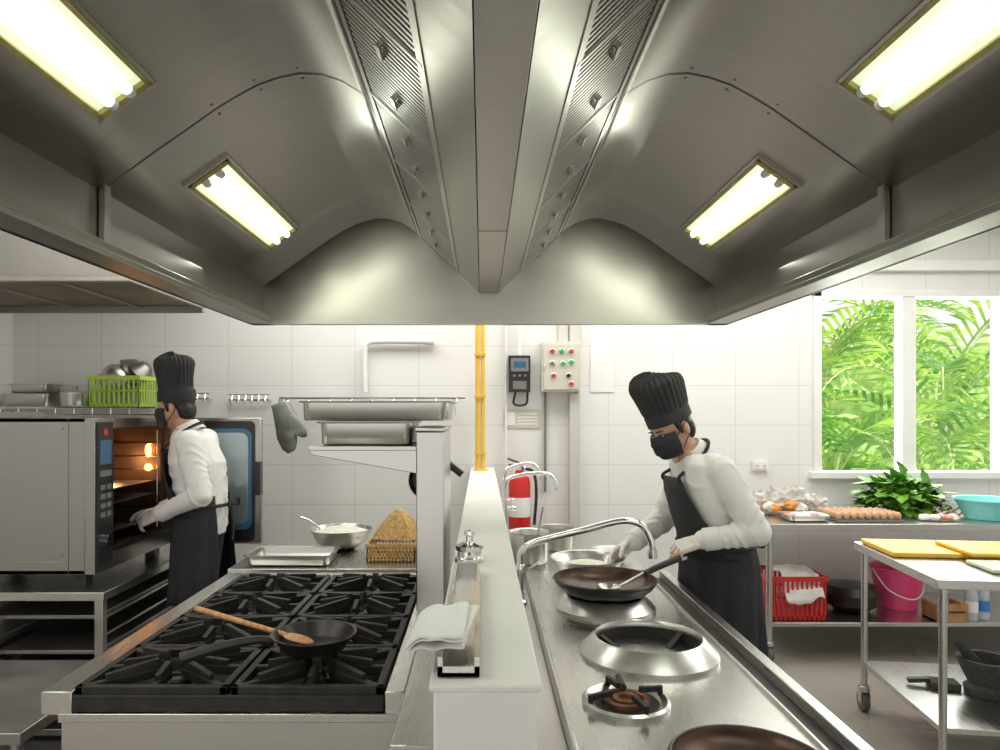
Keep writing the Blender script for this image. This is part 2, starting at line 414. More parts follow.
# ------------------------------------------------------------------ divider
b=MB()
b.box(-.075,.085,1.08,YW-.02,0,1.17,WHITE)
b.box(-.082,.092,1.07,YW-.02,1.17,1.182,WHITE)
b.build('divider_partition',bevel=.004)
b=MB()
b.box(-.07,-.062,1.10,1.8,1.184,1.215,STEELX).box(-.012,-.004,1.10,1.8,1.184,1.215,STEELX).box(-.07,-.004,1.10,1.8,1.184,1.190,STEELX)
b.box(-.07,-.004,1.79,1.8,1.184,1.215,STEELX).box(-.07,-.004,1.10,1.11,1.184,1.20,STEELX)
b.build('steel_channel_tray')
b=MB()
b.lathe((-.035,1.96,1.183),[(.0,0),(.042,0),(.042,.012),(.034,.014),(.034,.03),(.038,.032),(.04,.045),(.02,.052),(.01,.054),(.01,.07),(.016,.074),(.014,.085),(0,.088)],CHROME,28)
for k in range(6):
    a=k*PI/3; b.cyl((-.035+.03*math.cos(a),1.96+.03*math.sin(a),1.197),(-.035+.03*math.cos(a),1.96+.03*math.sin(a),1.215),.004,STEEL,seg=8)
b.build('condiment_jar')
# yellow gas pipe
b=MB()
for dx in(-.022,.015):
    b.cyl((dx-.01,5.0,1.183),(dx-.01,5.0,2.98),.016,YEL,seg=14)
for z in(1.3,1.7,2.0): b.box(-.055,.025,4.975,5.03,z,z+.02,YEL)
b.lathe((-.012,5.0,1.183),[(0,0),(.05,0),(.05,.01),(0,.012)],YEL,16)
b.build('gas_pipe')
l=MB(); l.box(-.198,-.085,1.5,3.2,.0,.885,STEELX); l.build('side_ledge_cabinet',bevel=.003)
b=MB()
for q,(zz,dx,dy,rz) in enumerate([(1.219,0,0,0),(1.228,.006,.01,.12),(1.236,-.004,.0,-.06)]):
    def cl(u,v):
        x=-.118+.095*u+dx+.012*(v-.5)+rz*.1*(v-.5); y=1.13+.19*v+dy
        z=zz+.006*noise.noise(V((u*3,v*3,q*5)))+(.012*(u-.75)*(v) if u>.75 else 0)
        if u<.3: z-=.018*((.3-u)/.3)**1.5
        return V((x,y,z))
    b.grid(cl,14,14,PAPER)
b.build('folded_paper_napkins',sharp=80,solid=.003)

# ------------------------------------------------------------------ gas range
st=empty('gas_range')
X0,X1,Y0,Y1,ZT=-1.135,-.2,1.8,3.14,.88
b=MB()
b.box(X0+.05,X1,Y0+.02,Y1,.12,ZT-.06,STEEL)
gx0,gx1,gy0,gy1=-1.055,-.25,1.80,3.05
b.box(X0,gx0,Y0,Y1,ZT-.06,ZT,STEELX); b.box(gx1,X1,Y0,Y1,ZT-.06,ZT,STEELX)
b.box(gx0,gx1,gy1,Y1,ZT-.06,ZT,STEELX)
b.box(gx0,gx1,gy0,gy1,ZT-.075,ZT-.06,STEEL)
b.box(gx0,gx1,gy0+.002,gy1,ZT-.06,ZT-.055,SOOT)
b.box(gx0+.003,gx1-.003,gy0-.004,gy0+.006,ZT-.050,ZT-.008,IRON)
b.box(X0+.05,X1,Y0+.004,Y0+.02,.14,ZT-.075,STEEL)
b.box(X0+.05,X1,Y0-.012,Y0+.004,ZT-.075,ZT-.052,STEELX)
b.build('body',st,bevel=.004)
b=MB()
for x in(X0+.1,X1-.05):
    for y in(Y0+.1,Y1-.08): b.cyl((x,y,0),(x,y,.13),.025,STEEL)
b.build('legs',st)
def grate(b,cx,cy,w,d,z):
    t=.02; h=.024
    b.box(cx-w/2,cx+w/2,cy-d/2,cy-d/2+t,z-h,z,IRON);b.box(cx-w/2,cx+w/2,cy+d/2-t,cy+d/2,z-h,z,IRON)
    b.box(cx-w/2,cx-w/2+t,cy-d/2,cy+d/2,z-h,z,IRON);b.box(cx+w/2-t,cx+w/2,cy-d/2,cy+d/2,z-h,z,IRON)
    for k in range(8):
        a=k*PI/4 if k%2==0 else math.atan2(math.copysign(d,math.sin(k*PI/4)),math.copysign(w,math.cos(k*PI/4)))
        dx,dy=math.cos(a),math.sin(a)
        R=min((w/2-t/2)/abs(dx) if abs(dx)>.01 else 9,(d/2-t/2)/abs(dy) if abs(dy)>.01 else 9)
        p0=V((cx+dx*R,cy+dy*R,z-h*.5)); p1=V((cx+dx*.045,cy+dy*.045,z-h*.3))
        b.beam(p0,p1,.018,.024,IRON)
        pm=p0.lerp(p1,.3)
        b.beam(pm+V((0,0,.012)),p1+V((0,0,.024)),.016,.03,IRON)
    for sx in(-1,1):
        for sy in(-1,1): b.box(cx+sx*(w/2-.012)-.008,cx+sx*(w/2-.012)+.008,cy+sy*(d/2-.012)-.008,cy+sy*(d/2-.012)+.008,z-.06,z-h,IRON)
b=MB(); NR=4
gw=(gx1-gx0)/2; gd=(gy1-gy0)/NR
for i in range(2):
    for j in range(NR):
        cx=gx0+gw*(i+.5); cy=gy0+gd*(j+.5)
        grate(b,cx,cy,gw-.010,gd-.008,ZT+.012)
        b.lathe((cx,cy,ZT-.055),[(.0,0),(.055,0),(.055,.014),(.045,.02),(.045,.034),(.038,.04),(.015,.042),(.012,.03),(0,.03)],IRONB,24)
        b.cyl((cx,cy+.05,ZT-.045),(cx,cy+.13,ZT-.045),.012,IRON,seg=10)
b.build('grates_and_burners',st,bevel=.002)
# frying pan
b=MB(); pc=V((-.475,1.985,ZT+.052))
b.lathe(pc,[(0,0),(.085,0),(.115,.04),(.119,.042),(.119,.045),(.112,.043),(.082,.006),(0,.006)],IRONB,48)
hd=V((-.93,-.36,.0)).normalized()
b.tube([pc+hd*.11+V((0,0,.032)),pc+hd*.16+V((0,0,.04)),pc+hd*.25+V((0,0,.032)),pc+hd*.35+V((0,0,.012))],lambda t:.010+.006*t,BLACKP,10)
b.build('frying_pan')
b=MB(); p0=pc+V((-.02,0,.018)); p1=pc+V((-.37,.09,.085))
dd=(p1-p0).normalized(); b.cyl(p0+dd*.07,p1,.0075,WOOD,r2=.0085,seg=12); b.ell(p1,(.009,.009,.009),WOOD,seg=10,n=6)
Mx=dd.to_track_quat('X','Z').to_matrix(); b.ell(p0+dd*.03,(.048,.026,.007),WOOD,Mx)
b.build('wooden_spoon')

# ------------------------------------------------------------------ over-shelf with trays
sh=empty('overshelf')
b=MB()
b.box(-.235,-.135,2.5,3.0,.887,1.53,STEEL)
b.box(-.24,-.13,2.49,3.0,1.53,1.545,STEEL)
b.build('upright',sh,bevel=.004)
b=MB()
b.box(-.62,-.235,2.5,3.0,1.462,1.478,STEEL)
for y in(2.5,2.99):
    b.add([(-.62,y,1.462),(-.235,y,1.462),(-.235,y,1.38),(-.60,y,1.445),(-.62,y+.008,1.462),(-.235,y+.008,1.462),(-.235,y+.008,1.38),(-.60,y+.008,1.445)],[(0,1,2,3),(7,6,5,4),(0,3,7,4),(3,2,6,7)],STEEL)
b.build('shelf',sh,bevel=.002)
def tray(name,x0,x1,y0,y1,z0,z1,mt=STEEL,rim=.02):
    b=MB(); i=.015
    def ring(x0,x1,y0,y1,z,r=.03,n=5):
        o=[]
        for cx,cy,a0 in((x1-r,y1-r,0),(x0+r,y1-r,PI/2),(x0+r,y0+r,PI),(x1-r,y0+r,1.5*PI)):
            for k in range(n): a=a0+PI/2*k/(n-1); o.append(V((cx+r*math.cos(a),cy+r*math.sin(a),z)))
        return o
    R=[ring(x0+i+.004,x1-i-.004,y0+i+.004,y1-i-.004,z0+.002),ring(x0+i,x1-i,y0+i,y1-i,z0+.006),ring(x0+rim*.6,x1-rim*.6,y0+rim*.6,y1-rim*.6,z1-.003),ring(x0,x1,y0,y1,z1),ring(x0,x1,y0,y1,z1-.006)]
    b.rings(R,mt,True,True,False)
    return b.build(name,sharp=50,solid=.0022)
tray('gastronorm_tray',-.60,-.245,2.52,2.9,1.48,1.565)
tray('gastronorm_tray',-.66,-.11,2.50,2.98,1.568,1.64)
# pan hooked behind upright, handle showing
b=MB(); c=V((-.24,3.12,1.30)); b.lathe(c,[(0,0),(.07,0),(.08,.05),(.083,.05),(.072,-.004),(0,-.004)],IRONB,28,M=Matrix.Rotation(PI/2,3,'X'))
b.tube([(-.19,3.06,1.41),(-.15,3.03,1.38),(-.085,3.02,1.33)],.016,BLACKP); b.build('saucepan')

# ------------------------------------------------------------------ back-left table behind range
def table(name,x0,x1,y0,y1,zt,shelf=.25,mt=STEELX,leg=.02,rail=True,wheels=False,rotz=0,th=.04):
    b=MB(); b.box(x0,x1,y0,y1,zt-th,zt,mt)
    xs=(x0+.04,x1-.04); ys=(y0+.04,y1-.04); zl=.12 if wheels else 0
    for x in xs:
        for y in ys:
            b.cyl((x,y,zl),(x,y,zt-th),leg,mt,seg=16)
            if wheels:
                b.cyl((x,y,.11),(x,y,.14),.03,STEEL); b.box(x-.024,x-.019,y-.02,y+.03,.05,.12,STEEL); b.box(x+.019,x+.024,y-.02,y+.03,.05,.12,STEEL); b.box(x-.024,x+.024,y-.02,y+.03,.112,.122,STEEL)
                b.cyl((x-.016,y+.01,.056),(x+.016,y+.01,.056),.054,CASTER,seg=28); b.cyl((x-.018,y+.01,.056),(x+.018,y+.01,.056),.032,GREYP,seg=20)
    if shelf: 
        b.box(x0+.03,x1-.03,y0+.03,y1-.03,shelf-.025,shelf,mt)
    return b.build(name,bevel=.003,rotz=rotz,pivot=((x0+x1)/2,(y0+y1)/2,0))
table('prep_table',-1.2,-.3,3.3,3.95,.86,.25)
tray('gastronorm_tray',-1.14,-.72,3.33,3.58,.864,.915)
b=MB(); c=V((-.76,3.78,.862)); b.lathe(c,[(0,0),(.07,0),(.13,.04),(.165,.11),(.173,.112),(.165,.105),(.125,.04),(.065,.008),(0,.008)],STEEL,40)
b.lathe(c,[(0,.125),(.08,.115),(.15,.09)],RICE,24)
b.tube([c+V((-.1,.02,.09)),c+V((-.17,0,.15)),c+V((-.22,0,.17))],.006,STEEL)
b.build('mixing_bowl')
def crate(b,x0,x1,y0,y1,z0,z1,mt,step=.025,bar=.008,rim=.015):
    b.box(x0,x1,y0,y1,z0,z0+.008,mt)
    for z in(z1-rim,):
        b.box(x0-.005,x1+.005,y0-.005,y0+.006,z,z1,mt);b.box(x0-.005,x1+.005,y1-.006,y1+.005,z,z1,mt);b.box(x0-.005,x0+.006,y0,y1,z,z1,mt);b.box(x1-.006,x1+.005,y0,y1,z,z1,mt)
    for z in (z0+.012,(z0+z1)/2):
        b.box(x0,x1,y0,y0+.004,z,z+.01,mt);b.box(x0,x1,y1-.004,y1,z,z+.01,mt);b.box(x0,x0+.004,y0,y1,z,z+.01,mt);b.box(x1-.004,x1,y0,y1,z,z+.01,mt)
    n=int((x1-x0)/step)
    for k in range(n+1):
        x=x0+(x1-x0-bar)*k/n; b.box(x,x+bar,y0,y0+.005,z0,z1,mt); b.box(x,x+bar,y1-.005,y1,z0,z1,mt)
    n=int((y1-y0)/step)
    for k in range(n+1):
        y=y0+(y1-y0-bar)*k/n; b.box(x0,x0+.005,y,y+bar,z0,z1,mt); b.box(x1-.005,x1,y,y+bar,z0,z1,mt)
b=MB(); crate(b,-.57,-.33,3.45,3.75,.862,.95,LIME,step=.018); b.mats=[BAMBOO]
b.build('woven_basket')
b=MB(); b.lathe((-.43,3.62,.955),[(.15,0),(.145,.01),(.1,.07),(.05,.12),(.01,.145),(0,.146)],BAMBOO,4,M=Matrix.Rotation(.5,3,'Z'))
for i in range(7): b.lathe((-.43,3.62,.957+i*.019),[(.146-i*.020,0),(.149-i*.020,.004),(.142-i*.020,.008)],BAMBOO,4,M=Matrix.Rotation(.5,3,'Z'))
b.build('bamboo_strainer',sharp=20)

# ------------------------------------------------------------------ combi oven
ov=empty('combi_oven')
OX0,OX1,OY0,OY1,OZ0,OZ1=-2.85,-1.88,3.4,4.28,.81,1.57
b=MB()
b.box(OX0,OX1-.05,OY0,OY0+.02,OZ0,OZ1,STEELO); b.box(OX0,OX1-.05,OY1-.02,OY1,OZ0,OZ1,STEELO)
b.box(OX0,OX1-.05,OY0,OY1,OZ1-.02,OZ1,STEELO); b.box(OX0,OX1-.05,OY0,OY1,OZ0,OZ0+.02,STEELO); b.box(OX0,OX0+.02,OY0,OY1,OZ0,OZ1,STEELO)
b.box(OX1-.05,OX1,OY0,OY0+.17,OZ0,OZ1,STEELO)
b.box(OX1-.05,OX1,OY0+.17,OY1,OZ1-.05,OZ1,STEELO); b.box(OX1-.05,OX1,OY0+.17,OY1,OZ0,OZ0+.08,STEELO); b.box(OX1-.05,OX1,OY1-.05,OY1,OZ0,OZ1,STEELO)
b.box(OX0+.1,OX0+.3,OY0+.2,OY1-.2,OZ1,OZ1+.03,STEELO)
b.box(OX0+.02,OX1-.12,OY0-.003,OY0,OZ0+.06,OZ0+.063,STEELD); b.box(OX1-.13,OX1-.127,OY0-.003,OY0,OZ0,OZ1,STEELD)
for x in(OX0+.05,OX1-.16):
    for z in(OZ0+.1,OZ1-.05): b.cyl((x,OY0-.004,z),(x,OY0,z),.008,STEELD,seg=10)
b.build('cabinet',ov,bevel=.006)
b=MB()
b.box(OX1-.5,OX1-.49,OY0+.18,OY1-.06,OZ0+.09,OZ1-.06,CAVITY)
b.box(OX1-.5,OX1-.05,OY0+.172,OY0+.18,OZ0+.08,OZ1-.05,CAVITY);b.box(OX1-.5,OX1-.05,OY1-.06,OY1-.05,OZ0+.08,OZ1-.05,CAVITY)
b.box(OX1-.5,OX1-.05,OY0+.17,OY1-.05,OZ0+.08,OZ0+.09,CAVITY);b.box(OX1-.5,OX1-.05,OY0+.17,OY1-.05,OZ1-.06,OZ1-.05,CAVITY)
for i in range(7):
    z=OZ0+.15+.075*i
    for y in(OY1-.075,OY0+.19): b.cyl((OX1-.48,y,z),(OX1-.06,y,z),.004,CHROME,seg=8)
    b.cyl((OX1-.07,OY1-.078,OZ0+.1),(OX1-.07,OY1-.078,OZ1-.08),.004,CHROME,seg=8)
for i in(0,2,3):
    z=OZ0+.155+.075*i; b.box(OX1-.46,OX1-.08,OY0+.2,OY1-.09,z,z+.004,STEELD)
b.cyl((OX1-.482,OY0+.4,1.2),(OX1-.47,OY0+.4,1.2),.11,STEELD,seg=30)
b.build('cavity_racks',ov)
b=MB(); b.ell((OX1-.12,OY1-.085,1.37),(.018,.015,.04),WARM); b.ell((OX1-.12,OY1-.085,1.27),(.022,.015,.022),WARM); b.build('cavity_lamp',ov)
ld=bpy.data.lights.new('cavity_light','POINT'); ld.energy=1.5; ld.color=(1,.5,.2); ld.shadow_soft_size=.03
lo=bpy.data.objects.new('cavity_light',ld); sc.collection.objects.link(lo); lo.location=(OX1-.25,OY1-.25,1.3); lo.parent=ov
b=MB()
b.box(OX1,OX1+.008,OY0+.012,OY0+.155,OZ0+.05,OZ1-.02,BLACKP)
b.box(OX1+.008,OX1+.010,OY0+.03,OY0+.135,1.34,1.46,DISP); b.box(OX1+.008,OX1+.010,OY0+.03,OY0+.135,1.28,1.31,GREYP)
for i in range(4): 
    for j in range(2): b.box(OX1+.008,OX1+.0105,OY0+.035+.055*j,OY0+.075+.055*j,1.08+.045*i,1.105+.045*i,GREYP)
b.cyl((OX1+.006,OY0+.083,.96),(OX1+.03,OY0+.083,.96),.03,CHROME,seg=24)
b.cyl((OX1+.008,OY0+.083,1.5),(OX1+.010,OY0+.083,1.5),.018,REDP,seg=20)
b.build('control_panel',ov)
b=MB(); b.box(-2.1,-2.04,OY0-.004,OY0,.89,.90,STEELD); b.build('side_badge',ov)
b=MB(); DY=4.24
b.box(OX1+.01,-1.34,DY,DY+.05,.80,1.565,STEELO); b.build('door_shell',ov,bevel=.012)
b=MB(); 
def rrect(x0,x1,z0,z1,r,y,n=6):
    o=[]
    for cx,cz,a0 in((x1-r,z1-r,0),(x0+r,z1-r,PI/2),(x0+r,z0+r,PI),(x1-r,z0+r,1.5*PI)):
        for k in range(n): a=a0+PI/2*k/(n-1); o.append(V((cx+r*math.cos(a),y,cz+r*math.sin(a))))
    return o
b.rings([rrect(OX1+.03,-1.375,.82,1.545,.03,DY-.002),rrect(OX1+.03,-1.375,.82,1.545,.03,DY-.010)],BLACKP,True,False,True)
b.rings([rrect(OX1+.05,-1.39,.89,1.50,.05,DY-.011),rrect(OX1+.05,-1.39,.89,1.50,.05,DY-.016)],GASKET,True,False,True)
b.rings([rrect(OX1+.07,-1.41,.925,1.475,.045,DY-.0165),rrect(OX1+.07,-1.41,.925,1.475,.045,DY-.02)],GLASSD,True,False,True)
b.box(-1.365,-1.335,DY-.03,DY+.02,1.1,1.3,BLACKP)
b.build('door_glass_panel',ov)
b=MB()
for x in(OX0+.08,-1.97):
    for y in(OY0+.06,OY1-.1): b.box(x-.03,x+.03,y-.03,y+.03,.742,OZ0,BLACKP)
b.build('feet',ov)
b=MB()
sx0,sx1,sy0,sy1=-2.95,-1.8,3.33,4.33
b.box(sx0,sx1,sy0,sy1,.70,.74,STEELX)
for x in(sx0+.03,(sx0+sx1)/2,sx1-.03):
    for y in(sy0+.03,sy1-.03): b.box(x-.02,x+.02,y-.02,y+.02,.0,.70,STEEL)
for i in range(6):
    z=.16+.085*i
    for x in(sx0+.05,(sx0+sx1)/2-.03,(sx0+sx1)/2+.02,sx1-.06): b.box(x,x+.012,sy0+.05,sy1-.05,z,z+.012,STEEL)
    if i in(0,2,3,5): b.box(sx0+.06,(sx0+sx1)/2-.03,sy0+.06,sy1-.08,z+.012,z+.03,STEELD); b.box((sx0+sx1)/2+.03,sx1-.06,sy0+.06,sy1-.08,z+.012,z+.03,STEELD)
b.box(sx0,sx1,sy0,sy1,.06,.09,STEEL)
b.box(sx0+.02,sx1-.02,sy1-.05,sy1-.04,.09,.70,IRON)
b.build('oven_stand',bevel=.002)
table('undercounter_bench',-2.6,-1.55,2.35,3.05,.52,.18,mt=STEELD)

# ------------------------------------------------------------------ wall shelf left & contents
b=MB()
for k in range(14): b.cyl((-3.45+.02,4.95+.025*k,1.63),(-2.3,4.95+.025*k,1.63),.004,CHROME,seg=6)
b.cyl((-3.45,4.94,1.63),(-2.3,4.94,1.63),.008,CHROME,seg=8);b.cyl((-3.45,4.94,1.58),(-2.3,4.94,1.58),.006,CHROME,seg=8)
for k in range(9): b.cyl((-3.4+.13*k,4.94,1.58),(-3.4+.13*k,4.94,1.63),.004,CHROME,seg=6)
for x in(-3.4,-2.85,-2.35): b.beam((x,4.94,1.625),(x,5.29,1.625),.01,.015,CHROME); b.beam((x,4.96,1.61),(x,5.29,1.45),.01,.012,CHROME)
b.build('wire_wall_shelf')
tray('roasting_pan',-3.42,-3.08,4.96,5.25,1.637,1.73)
tray('roasting_pan',-3.38,-3.10,4.97,5.2,1.735,1.80)
b=MB(); b.lathe((-2.95,5.08,1.637),[(0,0),(.1,0),(.11,.09),(.115,.092),(.115,.1),(.02,.12),(.012,.125),(.018,.145),(0,.15)],STEEL,28); b.build('stock_pot')
bk=empty('plastic_basket')
b=MB(); crate(b,-2.80,-2.44,4.98,5.26,1.637,1.86,LIME,step=.035,bar=.01,rim=.03); b.build('lattice',bk)
b=MB(); b.ell((-2.70,5.1,1.85),(.12,.08,.035),PINK); b.ell((-2.55,5.15,1.82),(.07,.08,.03),GREYP)
b.lathe((-2.68,5.12,1.86),[(0,.09),(.05,.08),(.10,.03),(.115,0),(.11,0),(.095,.028),(.04,.07)],STEEL,24,M=Matrix.Rotation(.9,3,'X'))
b.lathe((-2.52,5.16,1.89),[(0,.09),(.04,.08),(.08,.03),(.10,0),(.097,0),(.078,.028),(.03,.07)],STEELD,24,M=Matrix.Rotation(.8,3,'Y'))
b.lathe((-2.60,5.18,1.91),[(0,.09),(.04,.08),(.08,.03),(.10,0),(.097,0),(.078,.028),(.03,.07)],STEELD,24,M=Matrix.Rotation(.9,3,'Y'))
b.build('bowls_inside',bk)
def rail(name,x0,x1,z,n):
    b=MB(); b.cyl((x0,5.26,z),(x1,5.26,z),.007,CHROME,seg=8); b.cyl((x0,5.26,z+.04),(x1,5.26,z+.04),.004,CHROME,seg=8)
    for k in range(n):
        x=x0+(x1-x0)*(k+.5)/n; b.tube([(x,5.262,z+.04),(x,5.24,z-.01),(x,5.235,z-.03),(x,5.215,z-.02)],.004,CHROME,6)
    for x in(x0,x1): b.cyl((x,5.26,z),(x,5.299,z),.01,CHROME,seg=8)
    b.build(name)
rail('hook_rail',-2.22,-2.05,1.70,3); rail('hook_rail',-1.90,-1.60,1.69,6)
b=MB()
for k in range(8): b.cyl((-1.42,5.0+.035*k,1.70),(-.15,5.0+.035*k,1.70),.004,CHROME,seg=6)
b.cyl((-1.45,5.0,1.70),(-.12,5.0,1.70),.007,CHROME,seg=8)
for x in(-1.4,-.8,-.2): b.beam((x,5.0,1.695),(x,5.29,1.695),.01,.012,CHROME); b.beam((x,5.02,1.69),(x,5.29,1.58),.01,.01,CHROME)
for k in range(9): b.tube([(-1.38+.15*k,5.0,1.70),(-1.38+.15*k,4.985,1.67),(-1.38+.15*k,4.97,1.68)],.004,CHROME,6)
b.build('wire_rack')
# oven mitt
b=MB()
out=[(-.045,0),(.05,-.0),(.058,-.1),(.065,-.17),(.075,-.24),(.06,-.32),(.03,-.36),(-.02,-.35),(-.05,-.30),(-.065,-.24),(-.10,-.28),(-.13,-.28),(-.14,-.24),(-.11,-.17),(-.07,-.10)]
out=[(-x,z) for x,z in out][::-1]
mc=V((-1.44,4.95,1.66)); R=Matrix.Rotation(-.28,3,'Y')
r0=[mc+R@V((x,-.012,z)) for x,z in out]; r1=[mc+R@V((x,.012,z)) for x,z in out]
r00=[mc+R@(V((x*.8,-.028,-.18+(z+.18)*.85))) for x,z in out]; r11=[mc+R@(V((x*.8,.028,-.18+(z+.18)*.85))) for x,z in out]
b.rings([r00,r0,r1,r11],MITT,True,True,True)
b.tube([mc+V((0,0,0)),mc+V((.01,.0,.03)),mc+V((.02,.02,.045)),mc+V((.01,.03,.0))],.004,MITT,6)
b.build('oven_mitt',sharp=60)
b=MB(); b.tube([(-.88,5.25,1.75),(-.88,5.25,2.05),(-.86,5.25,2.11),(-.78,5.25,2.13),(-.42,5.25,2.13)],.022,PLASTW,12); b.cyl((-.42,5.25,2.13),(-.36,5.25,2.13),.03,PLASTW); b.build('wall_pipe')

# ------------------------------------------------------------------ wall electrics
b=MB(); b.box(.20,.36,5.2,5.299,1.75,2.02,BLACKP); b.box(.215,.345,5.19,5.2,1.90,2.0,GREYP); b.box(.235,.325,5.188,5.19,1.93,1.975,DISP)
for k in range(3): b.cyl((.24+.04*k,5.19,1.87),(.24+.04*k,5.18,1.87),.01,GREYP,seg=12)
b.box(.23,.33,5.198,5.2,1.77,1.83,GREYP); b.tube([(.28,5.22,2.02),(.28,5.25,2.3)],.012,PLASTW); b.tube([(.25,5.22,1.75),(.24,5.25,1.66),(.33,5.26,1.66),(.34,5.22,1.75)],.008,BLACKP)
b.build('motor_inverter',bevel=.004)
b=MB(); b.box(.44,.73,5.18,5.299,1.75,2.12,CREAM); b.box(.455,.715,5.172,5.18,1.765,2.105,CREAM)
for i,(x,z,c) in enumerate([(.52,2.05,REDP),(.59,2.05,GREENB),(.66,2.05,REDP),(.66,1.97,GREENB),(.52,1.96,GREYP),(.60,1.96,GREENB),(.53,1.87,REDP),(.64,1.87,BLACKP),(.66,1.81,REDP)]):
    b.cyl((x,5.172,z),(x,5.15,z),.016,c,seg=16); b.cyl((x,5.172,z),(x,5.166,z),.021,CHROME,seg=16)
b.box(.455,.465,5.165,5.172,1.9,1.95,CHROME)
b.build('control_box',bevel=.005)
TRK=mat('grey_trunking',(.58,.56,.51),.5)
b=MB(); b.box(.655,.735,5.235,5.299,.0,1.748,TRK); b.box(.655,.735,5.235,5.299,2.122,2.65,TRK); b.box(.57,.65,5.25,5.299,2.122,2.65,TRK); b.build('cable_trunking',bevel=.003)
b=MB(); b.box(.47,.485,5.27,5.299,1.0,1.748,GREYP); b.cyl((.18,5.27,1.2),(.18,5.27,2.6),.01,PLASTW); b.build('cable_conduit')
b=MB(); b.box(.16,.44,5.29,5.297,1.48,1.62,CREAM); b.box(.17,.25,5.286,5.29,1.50,1.60,PAPER)
for k in range(4): b.box(.27,.42,5.288,5.29,1.505+.025*k,1.515+.025*k,PAPER)
b.build('wall_notice')
b=MB(); b.box(.82,1.0,5.293,5.298,1.75,2.15,PLASTW); b.build('wall_paper_sheet')
b=MB(); b.box(2.04,2.16,5.275,5.299,1.16,1.23,PLASTW); 
for k in range(2): b.box(2.055+.055*k,2.09+.055*k,5.27,5.275,1.175,1.215,WHITE); b.box(2.065+.055*k,2.07+.055*k,5.268,5.27,1.19,1.2,GREYP);b.box(2.078+.055*k,2.083+.055*k,5.268,5.27,1.19,1.2,GREYP)
b.build('wall_socket')
b=MB(); c=V((.275,5.12,.66))
b.lathe(c,[(0,0),(.075,0),(.08,.02),(.08,.42),(.07,.46),(.035,.49),(.03,.50),(.03,.515),(0,.515)],REDE,32)
b.lathe(c,[(.0805,.18),(.0812,.19),(.0812,.31),(.0805,.32)],PAPER,32)
b.cyl(c+V((0,0,.51)),c+V((0,0,.55)),.02,CHROME); b.beam(c+V((.02,0,.56)),c+V((-.09,-.01,.60)),.022,.012,BLACKP); b.beam(c+V((.02,0,.545)),c+V((-.08,-.01,.555)),.02,.01,BLACKP)
b.tube([c+V((.02,0,.53)),c+V((.1,-.02,.50)),c+V((.12,-.03,.35)),c+V((.105,-.03,.12))],.011,BLACKP); b.cyl(c+V((.03,0,.53)),c+V((.045,0,.53)),.018,PLASTW)
b.box(.24,.31,5.2,5.298,.95,1.0,STEELD)
b.build('fire_extinguisher')

# ------------------------------------------------------------------ wok range (right)
wr=empty('wok_range')
A0,A1,B0,B1,CZ=.2,.87,1.15,3.3,.85
b=MB()
b.box(A0,A1,B0+.03,B1,.1,CZ-.05,STEEL); b.box(A0-.0,A1-.11,B0,B1,CZ-.04,CZ,STEELX)
b.box(.095,A0,B0,B1,.1,CZ-.03,STEEL); b.box(.095,.105,B0,B1,CZ-.03,CZ+.10,STEEL)
b.box(A0,A0+.012,B0,B1,CZ,CZ+.012,STEELX)
b.box(A1-.11,A1-.035,B0,B1,CZ-.045,CZ-.03,IRONB); b.box(A1-.035,A1,B0,B1,CZ-.05,CZ+.004,STEELX); b.box(A1-.118,A1-.108,B0,B1,CZ-.04,CZ+.01,STEELX)
for x in(A0+.06,A1-.06):
    for y in(B0+.1,B1-.1): b.cyl((x,y,0),(x,y,.12),.025,STEEL)
for y in(1.55,2.2,2.9): b.cyl((A1,y,.70),(A1+.03,y,.70),.025,BLACKP)
b.build('body',wr,bevel=.003)
def ringburner(b,cx,cy,R,h=.065,inner=.72,mt=STEEL):
    b.lathe((cx,cy,CZ),[(R,0),(R,.012),(R*.97,.018),(R*.80,h),(R*.77,h+.004),(R*inner,h-.002),(R*inner*.985,h-.012),(R*inner*.97,-.03)],mt,56)
    b.lathe((cx,cy,CZ),[(R*inner*.97,-.03),(R*.5,-.036),(0,-.036)],SOOT,40)
    b.lathe((cx,cy,CZ),[(R*inner*.975,h-.016),(R*inner*.96,-.03)],SOOT,40)
    for k in range(3):
        a=k*2*PI/3+.6; b.beam((cx+math.cos(a)*R*.72,cy+math.sin(a)*R*.72,CZ+h*.6),(cx+math.cos(a)*R*.4,cy+math.sin(a)*R*.4,CZ-.01),.02,.015,IRON)
    b.lathe((cx,cy,CZ-.036),[(0,.025),(.03,.025),(.035,.01),(.05,0)],IRON,20)
b=MB(); ringburner(b,.515,2.17,.212,.055,.75); b.build('burner_ring_1',wr)
b=MB(); ringburner(b,.47,2.68,.19,.05); b.build('burner_ring_2',wr)
b=MB(); c=V((.37,1.80,CZ))
b.lathe(c,[(.112,0),(.112,.01),(.105,.016),(.085,.006),(.08,-.01)],STEEL,40); b.lathe(c,[(.095,.004),(0,.004)],SOOT,30)
b.lathe(c,[(.06,.004),(.06,.016),(.045,.016),(.045,.008),(.035,.008),(.035,.018),(.02,.018),(.018,.008),(0,.008)],RUST,30)
for k in range(4):
    a=k*PI/2+.3; b.beam(c+V((math.cos(a)*.1,math.sin(a)*.1,.028)),c+V((math.cos(a)*.04,math.sin(a)*.04,.032)),.011,.014,IRON)
    b.beam(c+V((math.cos(a)*.1,math.sin(a)*.1,.0)),c+V((math.cos(a)*.1,math.sin(a)*.1,.035)),.012,.011,IRON)
b.cyl(c+V((.0,.03,.03)),c+V((.01,.15,.012)),.009,IRON,seg=8)
b.build('small_burner',wr)
b=MB(); ringburner(b,.52,1.36,.165,.045,.9,mt=STEELD)
b.build('burner_ring_3',wr)
